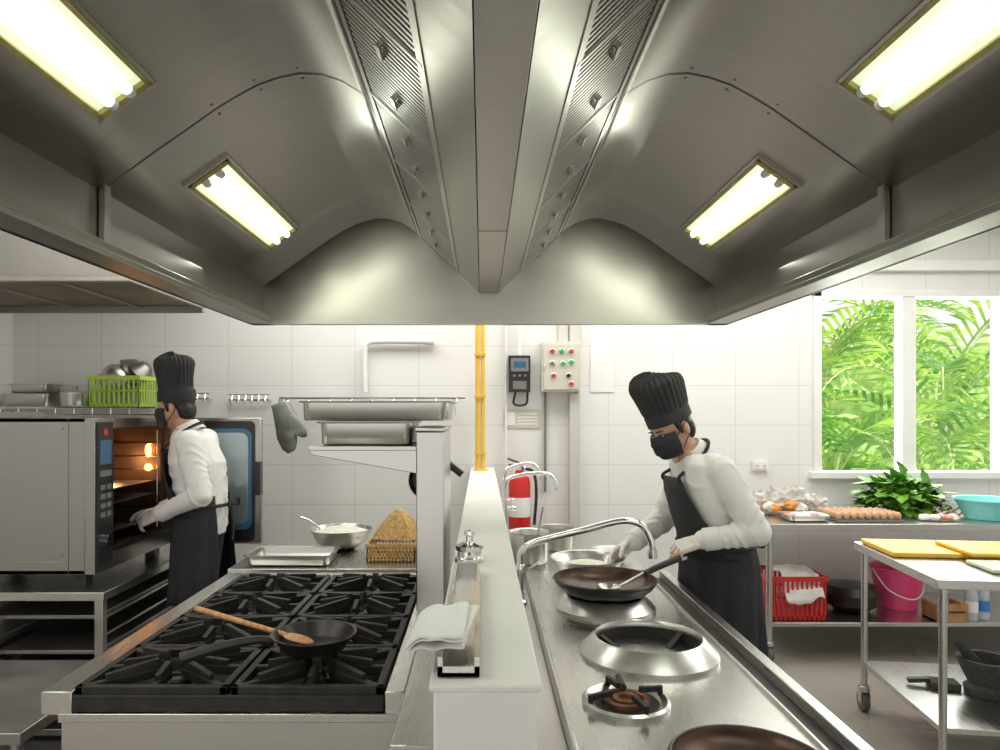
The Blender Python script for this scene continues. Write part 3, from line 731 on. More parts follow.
def wok(name,c,R,h,hdl=None,food=None,inmat=WOKIN):
    b=MB(); c=V(c)
    b.lathe(c,[(.001,0)]+[(R*math.sin(t*PI/2*.98)**.9,h*(1-math.cos(t*PI/2))) for t in(.15,.3,.45,.6,.75,.9,1)],IRONB,48)
    b.lathe(c+V((0,0,.004)),[(.001,0)]+[((R-.003)*math.sin(t*PI/2*.98)**.9,h*(1-math.cos(t*PI/2))) for t in(.15,.3,.45,.6,.75,.9,1)],inmat,48)
    b.lathe(c,[(R-.004,h+.004),(R,h+.005),(R+.004,h+.001),(R,h-.002)],IRONB,48)
    if hdl:
        d=V(hdl).normalized(); b.tube([c+V((0,0,h))+d*(R-.005),c+V((0,0,h+.02))+d*(R+.06),c+V((0,0,h+.045))+d*(R+.17)],.013,BLACKP,12)
    if food: b.lathe(c,[(0,h*.45),(R*.3,h*.46),(R*.55,h*.42),(R*.72,h*.36)],food,30)
    return b.build(name)
wok('wok',(.47,2.68,.888),.195,.075,hdl=(.75,.35,0))
wok('wok',(.52,1.36,.872),.15,.05)
b=MB(); c=V((.47,3.12,CZ+.002)); b.lathe(c,[(0,0),(.07,0),(.12,.035),(.16,.10),(.166,.102),(.158,.096),(.115,.035),(.065,.006),(0,.006)],STEEL,40)
b.lathe(c,[(0,.08),(.07,.078),(.13,.062)],RICE,24); b.build('mixing_bowl')
b=MB(); bx,by=.155,2.85
b.lathe((bx,by,.822),[(0,0),(.03,0),(.03,.01),(.018,.016),(.016,.12),(.02,.13),(.02,.15),(.014,.16),(0,.16)],CHROME,20)
b.tube([(bx,by,.97),(bx+.005,by,1.03),(bx+.05,by,1.065),(bx+.13,by-.01,1.09),(bx+.25,by-.04,1.125),(bx+.40,by-.06,1.165),(bx+.48,by-.07,1.15),(bx+.515,by-.075,1.09),(bx+.52,by-.075,1.05)],.014,CHROME,14)
b.cyl((bx+.52,by-.075,1.02),(bx+.52,by-.075,1.055),.019,CHROME)
b.beam((bx+.02,by-.03,.96),(bx+.07,by-.06,1.0),.012,.008,CHROME)
b.build('gooseneck_faucet')
for i,(yy,xx,tx,zz) in enumerate([(4.0,.13,.42,1.22),(4.35,.14,.36,1.25)]):
    b=MB(); b.cyl((xx,yy,.83),(xx,yy,1.08),.016,CHROME); b.cyl((xx-.0,yy-.03,1.0),(xx+.0,yy-.06,1.0),.012,CHROME)
    b.tube([(xx,yy,1.06),(xx,yy,zz-.03),(xx+.05,yy,zz+.01),(xx+(tx-xx)*.6,yy,zz+.03),(tx-.03,yy,zz+.02),(tx,yy,zz-.03),(tx,yy,zz-.07)],.011,CHROME,12)
    b.cyl((xx-.05,yy,1.05),(xx+.05,yy,1.05),.009,CHROME); b.ell((xx-.05,yy,1.05),(.016,.016,.016),CHROME,seg=10,n=6); b.ell((xx+.05,yy,1.05),(.016,.016,.016),CHROME,seg=10,n=6)
    b.build('swivel_tap')
table('sink_counter',.10,.80,3.38,4.6,.83,.25)
b=MB(); b.lathe((.24,3.6,.832),[(0,0),(.095,0),(.1,.01),(.1,.15),(.106,.155),(.1,.152),(.094,.14),(.09,.01),(0,.008)],STEEL,36)
b.tube([(.27,3.6,.86),(.29,3.58,1.0),(.31,3.56,1.12)],.006,STEEL); b.build('utensil_pot')
b=MB(); b.lathe((.42,3.95,.832),[(0,0),(.09,0),(.10,.12),(.105,.122),(.098,.118),(.085,.008),(0,.008)],STEEL,32); b.build('stock_pot')
b=MB(); b.lathe((.66,3.6,.832),[(0,0),(.06,0),(.11,.06),(.115,.062),(.108,.06),(.056,.006),(0,.006)],STEELD,32); b.build('small_bowl')

# ------------------------------------------------------------------ right prep table w/ stuff
table('steel_worktable',1.79,4.1,4.42,5.22,.89,.26,wheels=True)
random.seed(21)
def blob(b,c,r,mt,amp=.25,seed=0,fr=2.2):
    o=len(b.v); b.ell(c,r,mt,seg=24,n=14); c=V(c)
    for i in range(o,len(b.v)):
        d=b.v[i]-c; b.v[i]=c+d*(1+amp*noise.noise(d.normalized()*fr+V((seed,0,0)))); b.v[i].z=max(b.v[i].z,c.z-r[2]*.85)
b=MB()
for k in range(16):
    x=1.90+.47*random.random(); y=4.82+.28*random.random()
    blob(b,(x,y,.93+.02*random.random()),(.05,.045,.035),(MEAT,BAMBOO,RICE,ORANGEL,WOODD)[k%5],.3,k)
blob(b,(2.0,4.92,.96),(.15,.12,.07),PLASTCL,.7,1,4); blob(b,(2.2,5.0,.97),(.14,.12,.085),PLASTCL,.7,5,4); blob(b,(2.34,4.95,.95),(.09,.08,.065),PLASTCL,.7,9,4)
for v_ in b.v: v_.z=max(v_.z,.893)
b.build('bagged_groceries',sharp=25)
tray('food_tray',1.98,2.25,4.5,4.72,.893,.93,mt=STEEL)
b=MB()
for k in range(9): blob(b,(2.02+.025*k,4.6+.03*math.sin(k*3),.92),(.04,.045,.02),PAPER if k%3 else MEAT,.3,k)
b.build('wrapped_fish',sharp=80)
b=MB(); b.box(2.28,2.72,4.5,4.8,.892,.905,GREYP)
for i in range(9):
    for j in range(6): b.ell((2.305+.048*i,4.525+.048*j,.928),(.021,.021,.027),EGG,seg=10,n=8)
b.build('egg_tray')
b=MB(); random.seed(5)
for k in range(300):
    a=random.uniform(0,2*PI); rr=random.uniform(0,1)**.7
    base=V((2.95+.25*rr*math.cos(a),4.92+.15*rr*math.sin(a),.905+random.uniform(0,.26)*(1-rr*.5)))
    d=V((math.cos(a)*rr+random.uniform(-.6,.4),math.sin(a)*rr+random.uniform(-.5,.5),random.uniform(-.1,.9))).normalized()
    u_,w_=b.frame(d); L=random.uniform(.08,.15); W=L*.36; sg=u_*W; up=w_*L*.12
    p1=base+d*L*.35;p2=base+d*L*.7-up;p3=base+d*L-up*3
    b.add([base,p1-sg+up,p1,p1+sg+up,p2-sg*.8,p2,p2+sg*.8,p3],[(0,1,2),(0,2,3),(1,4,5,2),(2,5,6,3),(4,7,5),(5,7,6)],LEAFV)
    if k%3==0: b.tube([base-d*.1,base],.004,STEMV,5,smooth=False)
for k in range(14):
    x=3.0+.02*k; b.tube([(x,4.75+.01*(k%3),.905+.01*(k%4)),(x+.06,4.8,.92+.01*(k%4))],.006,STEMV if k%2 else REDP,5,smooth=False)
for v_ in b.v: v_.z=max(v_.z,.893)
b.build('leafy_greens',sharp=80)
b=MB(); c=V((3.38,4.66,.892)); b.lathe(c,[(0,0),(.14,0),(.20,.12),(.215,.125),(.215,.132),(.195,.128),(.135,.008),(0,.008)],TURQ,40); b.build('plastic_basin')
b=MB(); c=V((2.98,4.56,.892))
for k in range(8): blob(b,c+V((.03*k-.1,.02*math.sin(k*2),.022)),(.035,.03,.02),MEAT if k%2 else PAPER,.3,k+30)
b.build('meat_pieces',sharp=80)
cr=empty('storage_crate')
b=MB(); crate(b,1.84,2.22,4.5,4.85,.262,.54,REDP,step=.03,bar=.014,rim=.03); b.build('lattice',cr)
b=MB(); b.grid(lambda u,v:V((1.95+.24*u,4.485+.3*v-(.015 if v<.3 else 0),.55+.03*noise.noise(V((u*4,v*4,2)))-(.16*(.3-v)/.3*(1+.12*math.sin(u*5)) if v<.3 else 0))),24,24,TOWEL); b.build('cloth',cr,sharp=80,solid=.01)
b=MB(); c=V((2.50,4.75,.262)); b.lathe(c,[(0,0),(.1,0),(.17,.05),(.18,.12),(.15,.17),(.05,.19),(0,.192)],IRONB,36); b.tube([c+V((-.17,-.03,.1)),c+V((-.25,-.06,.13))],.014,BLACKP); b.build('covered_wok')
b=MB(); c=V((2.86,4.82,.262)); b.lathe(c,[(0,0),(.12,0),(.165,.26),(.175,.265),(.175,.28),(.16,.276),(.113,.01),(0,.01)],PINK,40)
b.tube([c+V((-.17,0,.26)),c+V((-.12,-.10,.14)),c+V((0,-.17,.09)),c+V((.12,-.10,.14)),c+V((.17,0,.26))],.005,PLASTW,6); b.build('bucket')
b=MB()
for z in(.27,.33): b.box(2.9,3.1,4.46,4.47,z,z+.045,WOODD)
b.box(2.9,3.1,4.46,4.62,.262,.27,WOODD); b.box(2.9,2.92,4.47,4.62,.262,.37,WOODD); b.box(3.08,3.1,4.47,4.62,.262,.37,WOODD); b.build('wooden_box')

# mobile cart (rotated)
RZ=math.radians(-7)
cp=V((2.50,3.285,0))
def R2(x,y,z=0):
    q=Matrix.Rotation(RZ,3,'Z')@V((x-cp.x,y-cp.y,0)); return V((cp.x+q.x,cp.y+q.y,z))
table('mobile_trolley',1.95,3.05,2.85,3.72,.90,.27,wheels=True,rotz=RZ,leg=.016)
bx=MB(); bx.box(1.97,2.5,3.3,3.68,.902,.925,YBOARD); bx.build('cutting_board',bevel=.006,rotz=RZ,pivot=cp)
bx=MB(); bx.box(2.28,2.95,3.22,3.56,.927,.945,YBOARD); bx.build('cutting_board',bevel=.006,rotz=RZ,pivot=cp)
bx=MB(); bx.box(2.24,2.75,2.98,3.20,.902,.92,GBOARD); bx.build('cutting_board',bevel=.006,rotz=RZ,pivot=cp)
b=MB(); p=R2(2.45,3.30,.947); d=(R2(2.8,3.42,.947)-p).normalized(); n_=V((-d.y,d.x,0))
b.add([p,p+d*.2,p+d*.2+n_*.045,p+d*.04+n_*.035,p+V((0,0,.003)),p+d*.2+V((0,0,.003)),p+d*.2+n_*.045+V((0,0,.003)),p+d*.04+n_*.035+V((0,0,.003))],[(0,3,2,1),(4,5,6,7),(0,1,5,4),(1,2,6,5),(2,3,7,6),(3,0,4,7)],CHROME)
b.beam(p+d*.2+n_*.02+V((0,0,.01)),p+d*.32+n_*.02+V((0,0,.01)),.026,.016,BLACKP); b.build('kitchen_knife')
b=MB(); c=V((2.38,3.30,.272)); b.lathe(c,[(0,0),(.09,0),(.095,.03),(.075,.05),(.10,.10),(.125,.16),(.125,.17),(.10,.168),(.08,.10),(.0,.06)],STONE,32)
b.cap(c+V((0,0,.09)),.03,c+V((-.10,.05,.22)),.02,STONE); b.build('stone_mortar_and_pestle')
b=MB(); c=V((2.17,3.42,.272)); b.beam(c+V((-.09,0,.02)),c+V((.0,-.02,.03)),.03,.02,BLACKP); b.beam(c+V((-.0,-.02,.015)),c+V((.12,-.05,.015)),.09,.03,STONE); b.build('sharpening_stone')
b=MB(); c=V((2.74,3.45,.272)); b.lathe(c,[(0,0),(.13,0),(.135,.2),(.145,.205),(.14,.21),(.02,.235),(.012,.24),(.02,.26),(0,.265)],STEEL,40); b.build('stock_pot')
for i,(x,y) in enumerate([(3.16,4.52),(3.25,4.54)]):
    b=MB(); c=V((x,y,.262)); 
    b.lathe(c,[(0,0),(.035,0),(.037,.02),(.037,.15),(.03,.18),(.013,.2),(.013,.215),(0,.215)],BOTTLE,20); b.lathe(c,[(.0375,.05),(.0378,.05),(.0378,.12),(.0375,.12)],BLUEL if i else PAPER,20)
    b.lathe(c,[(.015,.212),(.016,.235),(.006,.24),(.006,.26),(0,.26)],BLUEL,12); b.beam(c+V((.01,0,.262)),c+V((-.035,0,.262)),.012,.012,PLASTW)
    b.build('spray_bottle')

# ------------------------------------------------------------------ people
def seg_dist(p,a,ra,b_,rb):
    ab=b_-a; L=ab.length_squared; t=0 if L==0 else max(0,min(1,(p-a).dot(ab)/L))
    return (p-(a+ab*t)).length-(ra+(rb-ra)*t)
def hand(name,parent,wrist,d,n,side,curl,mt,sc_=1.0,splay=.08):
    d=V(d).normalized(); n=V(n); n=(n-d*n.dot(d)).normalized(); t=d.cross(n).normalized()*side
    b=MB(); w=V(wrist); S=sc_
    b.cap(w-d*.05*S,.028*S,w+d*.012*S,.027*S,mt)
    fl=[.072,.082,.076,.060]
    for k in range(4):
        off=(1.5-k)*.0205*S
        kn=w+d*(.088-.006*abs(k-1))*S+t*off
        b.cap(w+d*.01*S+t*off*.75,.016*S,kn,.0122*S,mt,10,4)
        dirv=(d+t*(1.5-k)*splay).normalized(); p=kn; nn=n
        for q,fr in enumerate((.45,.31,.24)):
            a=curl[q]*(1+.08*(k-1))
            nn=(nn-dirv*nn.dot(dirv)).normalized()
            nd=(dirv*math.cos(a)+nn*math.sin(a)).normalized()
            nn=(nn*math.cos(a)-dirv*math.sin(a)).normalized(); dirv=nd
            p2=p+dirv*fl[k]*fr*1.02*S
            b.cap(p,(.0096-.0008*q)*S,p2,(.0090-.0009*q)*S,mt,10,4); p=p2
    p=w+d*.02*S+t*.022*S; dv=(d*.62+t*.68+n*.4).normalized()
    for q,(L,r0,r1) in enumerate(((.045,.016,.0125),(.034,.0118,.0108),(.026,.0105,.009))):
        p2=p+dv*L*S; b.cap(p,r0*S,p2,r1*S,mt,10,4); p=p2; dv=(dv+d*.35+n*.35-t*.35).normalized()
    me=remesh(b,.003,2); me.materials.clear(); me.materials.append(mt)
    return link(me,name,parent,80)

def chef(name,O,F,J,headf,headu,hatlean,hath,hatr,fat,grip,seed):
    root=empty(name); O=V(O);F=V(F).normalized();Up=V((0,0,1));Lf=Up.cross(F)
    def W(p): return O+F*p[0]+Lf*p[1]+Up*p[2]
    j={k:W(v) for k,v in J.items()}
    b=MB(); lab=[]
    def C(l,a,ra,c,rc):
        b.cap(a,ra,c,rc,SKIN,16,6); lab.append((l,a.copy(),ra,c.copy(),rc))
    T=[('pel',.152,.112,-.07),('pel',.165,.12,0),('waist',.142,.105,0),('mid',.160,.115,0),('chest',.178,.120,0),('shc',.160,.10,0),('neckb',.082,.068,.005)]
    j['mid']=(j['waist']+j['chest'])/2
    R=[]
    for nme,hw,hd_,dz in T:
        c=j[nme]+Up*dz
        if nme in('waist','mid','chest'): hw*=fat; hd_*=fat
        ring=[]
        for k in range(28):
            a=2*PI*k/28; ca,sa=math.cos(a),math.sin(a); e=.82
            ring.append(c+F*hd_*math.copysign(abs(ca)**e,ca)+Lf*hw*math.copysign(abs(sa)**e,sa))
        R.append(ring)
    b.rings(R,SKIN,True,True,True)
    lab+=[('J',j['pel'],.12,j['waist'],.11),('J',j['waist'],.12,j['chest'],.14),('J',j['chest'],.14,j['shc'],.11),('J',j['shc']+Lf*.1,.06,j['shc']-Lf*.1,.06)]
    C('S',j['neckb']-Up*.02,.056,j['neckt'],.052)
    for s in('L','R'):
        C('J',j['shc'].lerp(j['sh'+s],.55),.066,j['sh'+s],.060)
        C('J',j['sh'+s],.062*fat,j['el'+s],.055*fat)
        C('J',j['el'+s],.055*fat,j['wr'+s],.042)
        sg=1 if s=='L' else -1
        hip=j['pel']+Lf*sg*.085-Up*.03
        C('T',hip,.095,j['kn'+s],.065); C('T',j['kn'+s],.063,j['an'+s],.048)
        C('B',j['an'+s]-Up*.02,.045,j['an'+s]+F*.12-Up*.045,.036)
        C('B',j['an'+s]-F*.05-Up*.045,.038,j['an'+s]+F*.05-Up*.045,.04)
    me=remesh(b,.0075,6)
    me.materials.clear()
    for m_ in(CLOTHW,SKIN,CLOTHB,SHOE): me.materials.append(m_)
    idx={'J':0,'S':1,'T':2,'B':3}
    nb=j['neckb']; 
    for p in me.polygons:
        c=p.center; best=min(lab,key=lambda q:seg_dist(c,q[1],q[2],q[3],q[4]))
        l=best[0]
        if l=='T' and c.z>j['pel'].z-.02: l='J'
        if l=='J' and c.z<j['pel'].z-.05 and (c-j['wrL']).length>.3 and (c-j['wrR']).length>.3: l='T'
        if (c-j['neckb']).length<.16 and l in'JS': 
            l='S' if (c-nb).dot((j['neckt']-nb).normalized())>.012 and (c-nb-(j['neckt']-nb)*.5).length<.085 else 'J'
        p.material_index=idx[l]
    me.update(); nv=[v.normal.copy() for v in me.vertices]
    arms=[(j['sh'+s],j['el'+s],0) for s in'LR']+[(j['el'+s],j['wr'+s],1) for s in'LR']
    def crease(ph):
        s_=math.sin(ph); return (1-abs(s_))**1.6
    for v in me.vertices:
        c=v.co
        if c.z>j['pel'].z-.1 and (c-j['neckt']).length>.1:
            best=None
            for a_,e_,k_ in arms:
                dd_=seg_dist(c,a_,.06,e_,.05)
                if best is None or dd_<best[0]: best=(dd_,a_,e_,k_)
            wa=max(0,min(1,(.045-best[0])/.04))
            ax=(best[2]-best[1]); ax.normalize(); t=(c-best[1]).dot(ax)
            perp=(c-best[1]-ax*t)
            n0=noise.noise(c*9+V((seed,0,0))); n1=noise.noise(c*5+V((0,seed,3))); 
            ph=t*48+perp.z*22*(1 if best[3]==0 else -.6)+n1*7+n0*2
            near=min((c-j['elL']).length,(c-j['elR']).length)
            mask=max(0,min(1,.55+1.6*noise.noise(c*6+V((seed*2,5,0)))))
            na=crease(ph)*mask*(.007+.010*max(0,1-near/.15))
            rel=c-j['chest']; lf_=rel.dot(Lf)
            ph=(rel.z*20+abs(lf_)*26+rel.dot(F)*10)+n1*6+n0*1.5
            wv=abs(c.z-j['waist'].z)
            mask=max(0,min(1,.5+1.7*noise.noise(c*5+V((seed,9,0)))))
            nt_=crease(ph)*mask*(.008+.012*max(0,1-wv/.16))
            v.co=c+nv[v.index]*(na*wa+nt_*(1-wa)-.001)
    me.update()
    bo=link(me,'body',root,80)
    q=bo.modifiers.new('smooth','SMOOTH'); q.iterations=1; q.factor=.5
    b=MB(); ax=(j['neckt']-nb).normalized(); M=ax.to_track_quat('Z','Y').to_matrix()
    b.lathe(nb-ax*.005,[(.080,-.018),(.070,.010),(.062,.036),(.066,.038),(.078,.010),(.090,-.022)],CLOTHW,30,M=M); b.build('collar',root)
    b=MB()
    for s in('L','R'):
        d=(j['wr'+s]-j['el'+s]).normalized(); M=d.to_track_quat('Z','Y').to_matrix()
        b.lathe(j['wr'+s]-d*.005,[(.043,-.06),(.048,-.058),(.048,.0),(.045,.004),(.040,.002),(.038,-.05)],CLOTHW,24,M=M)
    b.build('cuffs',root)
    b=MB()
    secs=[(j['shc']*.55+j['chest']*.45,.170*fat,.118*fat,.36),(j['chest'],.184*fat,.128*fat,.48),(j['mid'],.170*fat,.126*fat,.8),(j['waist'],.156*fat,.119*fat,1.2),(j['waist']*.4+j['pel']*.6,.172,.128,1.6)]
    RR=[]
    for c,hw,hd_,an in secs:
        ring=[]
        for k in range(25):
            a=-an+2*an*k/24; e=.82; ca,sa=math.cos(a),math.sin(a)
            off=.020
            ring.append(c+F*(hd_+off)*math.copysign(abs(ca)**e,ca)+Lf*(hw+off)*math.copysign(abs(sa)**e,sa))
        RR.append(ring)
    b.rings(RR,CLOTHB,False)
    bb=b.build('apron_bib',root,80,solid=.006)
    b=MB()
    z0=j['waist'].z; z1=.56; RR=[]
    for q in range(15):
        t=q/14; z=z0+.02+(z1-z0-.02)*t
        if z>j['pel'].z: c=j['waist'].lerp(j['pel'],min(1,max(0,(z0-z)/(z0-j['pel'].z))))
        else: c=j['pel'].copy()
        c.z=z; ring=[]
        hw=.182+.03*t; hd_=.142+.025*t
        for k in range(97):
            a=-2.5+5.0*k/96; ca,sa=math.cos(a),math.sin(a)
            f_=1+.05*t*math.sin(a*7+seed)+.035*t*math.sin(a*13+1+t*2)+.02*t**.5*crease(a*8+seed+noise.noise(V((a*2,t*2,seed)))*3)
            ring.append(c+F*(hd_)*f_*math.copysign(abs(ca)**.85,ca)+Lf*hw*f_*math.copysign(abs(sa)**.85,sa))
        RR.append(ring)
    b.rings(RR,CLOTHB,False); b.build('apron_skirt',root,80,solid=.005)
    b=MB(); e=.82
    top=secs[0]
    fx=(F-ax*F.dot(ax)).normalized()
    nr=lambda a,h: nb+ax*h+fx*.088*math.cos(a)+Lf*.090*math.sin(a)
    for sg in(-1,1):
        a=sg*.34; p0=top[0]+F*(top[2]+.02)*abs(math.cos(a))**e+Lf*sg*(top[1]+.02)*abs(math.sin(a))**e
        pts=[p0-Up*.02,p0+Up*.005]+[nr(sg*q_,h_) for q_,h_ in((.75,-.022),(1.2,-.014),(1.7,-.008),(2.2,-.004),(2.7,0),(PI,0))]
        b.tube(pts,.0075,CLOTHB,8)
    wst=j['waist']*.75+j['pel']*.25
    b.tube([wst+F*.156*math.cos(a)+Lf*.190*math.sin(a)+Up*.0 for a in [2*PI*k/24 for k in range(25)]],.010,CLOTHB,8,smooth=False)
    bp=wst-F*.164
    b.tube([bp,bp-F*.02+Lf*.05+Up*.03,bp-F*.02+Lf*.08-Up*.01,bp-F*.005+Lf*.03-Up*.01,bp],.008,CLOTHB,8); b.tube([bp,bp-F*.02-Lf*.05+Up*.03,bp-F*.02-Lf*.08-Up*.01,bp-Lf*.03,bp],.008,CLOTHB,8)
    b.tube([bp,bp-F*.02+Lf*.02-Up*.12,bp-F*.02+Lf*.035-Up*.2],.008,CLOTHB,8); b.ell(bp,(.018,.018,.016),CLOTHB,seg=10,n=6)
    b.build('apron_straps',root,60)
    hf=V(headf).normalized(); hu=V(headu); hu=(hu-hf*hu.dot(hf)).normalized(); hl=hu.cross(hf)
    HM=Matrix((hf,hl,hu)).transposed(); hc=j['head']
    H=lambda f_,l_,u_: hc+HM@V((f_,l_,u_))
    b=MB()
    b.ell(H(-.008,0,.028),(.096,.077,.098),SKIN,HM); b.ell(H(.025,0,-.05),(.066,.056,.062),SKIN,HM); b.ell(H(.01,0,-.03),(.078,.068,.07),SKIN,HM)
    b.cap(H(.084,0,.005),.008,H(.106,0,-.030),.013,SKIN); b.ell(H(.045,0,-.095),(.03,.03,.02),SKIN,HM)
    b.cap(H(.07,.03,.018),.014,H(.07,-.03,.018),.014,SKIN)
    b.cap(H(-.03,0,-.06),.05,j['neckt']-(j['neckt']-j['neckb'])*.3,.05,SKIN)
    for sg in(-1,1): 
        b.ell(H(-.012,sg*.08,-.01),(.017,.010,.031),SKIN,HM); b.ell(H(.0,sg*.05,-.03),(.05,.02,.04),SKIN,HM)
    b.cap(H(.088,.018,-.065),.008,H(.088,-.018,-.065),.008,SKIN)
    me=remesh(b,.0045,3); me.materials.clear(); me.materials.append(SKIN); link(me,'head',root,80)
    b=MB()
    for sg in(-1,1):
        b.ell(H(.083,sg*.031,.0),(.010,.014,.005),EYEW,HM,14,8); b.ell(H(.0905,sg*.031,-.002),(.004,.0065,.005),HAIR,HM,12,6)
        b.cap(H(.089,sg*.017,.005),.0028,H(.084,sg*.045,.003),.0022,HAIR,8,3)
        b.cap(H(.091,sg*.014,.022),.0032,H(.083,sg*.048,.022),.0022,HAIR,8,3)
    b.build('eyes_and_brows',root,80)
    b=MB()
    b.ell(H(-.022,0,.032),(.090,.082,.09),HAIR,HM); b.ell(H(-.055,0,-.025),(.052,.072,.068),HAIR,HM)
    for sg in(-1,1): b.cap(H(.02,sg*.072,.025),.012,H(.014,sg*.076,-.022),.006,HAIR)
    me=remesh(b,.005,2); me.materials.clear(); me.materials.append(HAIR); link(me,'hair',root,80)
    b=MB()
    def mk(u,v):
        a=(-1.25+2.5*u); z=-.102+.098*v
        k=1-.35*abs(v-.55)*abs(v-.55)*4*.6
        fz=.104*k+.02*max(0,1-abs(a)/.5)*(v)
        pl=.0025*math.sin(v*22)*(1-abs(2*u-1))
        return H(.012+(fz+pl)*math.cos(a)*1.0,.080*k**.6*math.sin(a)*(0.93 if v<.3 else 1.0),z+.010*math.cos(a)*(1 if v>.5 else -.6))
    b.grid(mk,24,22,CLOTHB)
    b.build('face_mask',root,80,solid=.003)
    b=MB()
    for sg in(-1,1):
        b.tube([H(.04,sg*.073,-.02),H(.0,sg*.084,.005),H(-.025,sg*.086,.015),H(-.032,sg*.084,-.02),H(.035,sg*.068,-.085)],.0022,CLOTHB,6)
    b.build('mask_loops',root,80)
    b=MB(); HU=(hu+hf*hatlean).normalized(); hf2=(hf-HU*hf.dot(HU)).normalized(); HM2=Matrix((hf2,HU.cross(hf2),HU)).transposed()
    base=H(-.014,0,.030)
    pf=[(.100,0,0),(.103,0,.0),(.104,0,.055),(.102,0,.06),(.105,.002,.075),(.113,.0025,.14),(.122,.003,.19),(.125,.003,.212),(.121,.003,.232),(.108,.004,.250),(.083,.005,.263),(.05,.004,.267),(.02,.001,.264),(.002,0,.264)]
    RR=[]; ns=168
    for r,am,z in pf:
        ring=[]
        for k in range(ns):
            a=2*PI*k/ns; rr=(r+am*math.sin(28*a)*(1 if am else 0)+ (.010*noise.noise(V((math.cos(a)*2,math.sin(a)*2,z*12+seed))) if z>.06 else 0))
            if z>.06: rr*=hatr
            ring.append(base+HM2@V((rr*math.cos(a)*1.0,rr*math.sin(a)*.91,z*hath+(.010*math.cos(a*2+seed)+.014*math.cos(a+1))*(z/.26))))
        RR.append(ring)
    b.rings(RR,HATB,True,False,True); b.build('chef_hat',root,40)
    for s in('L','R'):
        g_=grip[s]; dv=F*g_['d'][0]+Lf*g_['d'][1]+Up*g_['d'][2]; nv_=F*g_['n'][0]+Lf*g_['n'][1]+Up*g_['n'][2]
        hand('gloved_hand_'+('left' if s=='L' else 'right'),root,j['wr'+s]+dv.normalized()*.02,dv,nv_,g_['s'],g_['c'],GLOVE)
    return j,W
legs={'knL':(.03,.10,.48),'knR':(.02,-.10,.48),'anL':(-.02,.11,.085),'anR':(-.02,-.11,.085)}
J1=dict(pel=(.02,0,.92),waist=(.04,0,1.06),chest=(.085,0,1.25),shc=(.125,0,1.375),neckb=(.15,0,1.42),neckt=(.20,.005,1.475),head=(.25,.01,1.53),
 shL=(.095,.165,1.35),elL=(-.01,.26,1.11),wrL=(.18,.17,1.07),shR=(.105,-.165,1.35),elR=(.15,-.25,1.10),wrR=(.36,-.14,1.01),**legs)
grip={'L':dict(d=(.85,-.25,-.30),n=(0,-.5,-1),s=-1,c=(.7,1.1,.8)),'R':dict(d=(.85,.1,-.45),n=(0,.7,-.7),s=1,c=(.3,.5,.4))}
j1,W1=chef('chef',(1.065,3.1,0),(-.985,-.17,0),J1,(-.78,-.45,-.42),(-.25,0,1),-.05,.80,1.0,1.03,grip,3.3)
legs2={'knL':(.02,.10,.52),'knR':(.05,-.10,.52),'anL':(-.02,.11,.085),'anR':(.02,-.11,.085)}
J2=dict(pel=(.02,0,.97),waist=(.03,0,1.12),chest=(.045,0,1.32),shc=(.075,0,1.455),neckb=(.10,0,1.50),neckt=(.135,0,1.565),head=(.17,0,1.63),
 shL=(.035,.175,1.43),elL=(-.05,.235,1.16),wrL=(.19,.16,1.05),shR=(.06,-.17,1.43),elR=(.07,-.24,1.15),wrR=(.30,-.12,1.03),**legs2)
grip2={'L':dict(d=(.9,-.15,-.35),n=(0,-.7,-.7),s=-1,c=(.35,.6,.5)),'R':dict(d=(.9,.1,-.2),n=(0,.5,-.8),s=1,c=(.3,.5,.4))}
j2,W2=chef('chef',(-1.555,3.95,0),(-1,-.03,0),J2,(-.97,.05,-.18),(-.1,0,1),-.10,.98,.88,1.12,grip2,7.7)
b=MB(); hp=j1['wrL']+V((-.10,-.01,-.055)); wp=V((.50,2.66,.925))
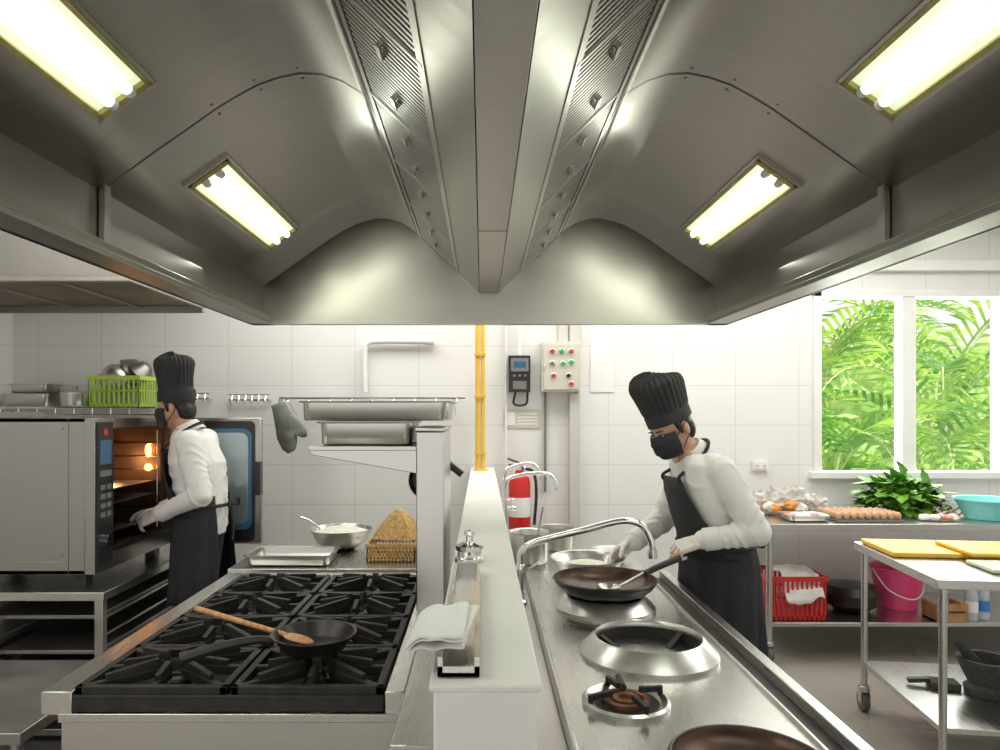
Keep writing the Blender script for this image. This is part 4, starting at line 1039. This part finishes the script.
dd=(wp-hp).normalized(); b.cyl(hp-dd*.05,wp,.006,STEEL,seg=10); b.cyl(hp-dd*.06,hp+dd*.06,.010,WOOD,seg=12)
b.lathe(wp+V((-.02,-.01,-.012)),[(0,0),(.03,.004),(.045,.02),(.048,.028),(.043,.022),(.028,.008),(0,.004)],STEEL,24); b.build('ladle')

# ------------------------------------------------------------------ lights
def area(name,loc,sx,sy,en,col=(1,1,1),rot=(0,0,0)):
    ld=bpy.data.lights.new(name,'AREA'); ld.shape='RECTANGLE'; ld.size=sx; ld.size_y=sy; ld.energy=en; ld.color=col
    o=bpy.data.objects.new(name,ld); sc.collection.objects.link(o); o.location=loc; o.rotation_euler=rot; return o
area('added_ceiling_fill',(2.9,3.4,2.97),1.6,2.5,40,(1,.98,.93))  # added fill lights below the ceiling, no fixtures behind them
area('added_ceiling_fill',(.3,4.55,2.97),4.5,.7,60,(1,.98,.93))  # added fill that brightens the back wall
area('added_ceiling_fill',(-2.4,1.5,2.97),1.6,2.2,32,(1,.97,.92))
area('window_daylight',(3.24,5.5,1.82),1.4,1.3,38,(.95,1,.93),(math.radians(-90),0,0))
sun=bpy.data.lights.new('sun','SUN'); sun.energy=7; sun.angle=.02; sun.color=(1,.96,.86)
so=bpy.data.objects.new('sun',sun); sc.collection.objects.link(so); so.rotation_euler=V((-.45,.45,-.8)).to_track_quat('-Z','Y').to_euler()
wd=bpy.data.worlds.new('world'); sc.world=wd; wd.use_nodes=True
bg=wd.node_tree.nodes['Background']; bg.inputs[0].default_value=(1,.985,.955,1); bg.inputs[1].default_value=1.05
# ------------------------------------------------------------------ camera
cd=bpy.data.cameras.new('camera'); cam=bpy.data.objects.new('camera',cd); sc.collection.objects.link(cam)
cd.sensor_width=36; cd.lens=25.2; cd.shift_x=.018; cd.shift_y=.037; cd.clip_start=.05
cam.location=(0,0,1.6); cam.rotation_euler=(math.radians(90),0,0)
sc.camera=cam
if ZOOM:
    k,px,py=ZOOM; cd.lens*=k; cd.shift_x=k*(px-482)/1000; cd.shift_y=-k*(py-412)/1000
sc.view_settings.view_transform='Standard'; sc.view_settings.exposure=.12
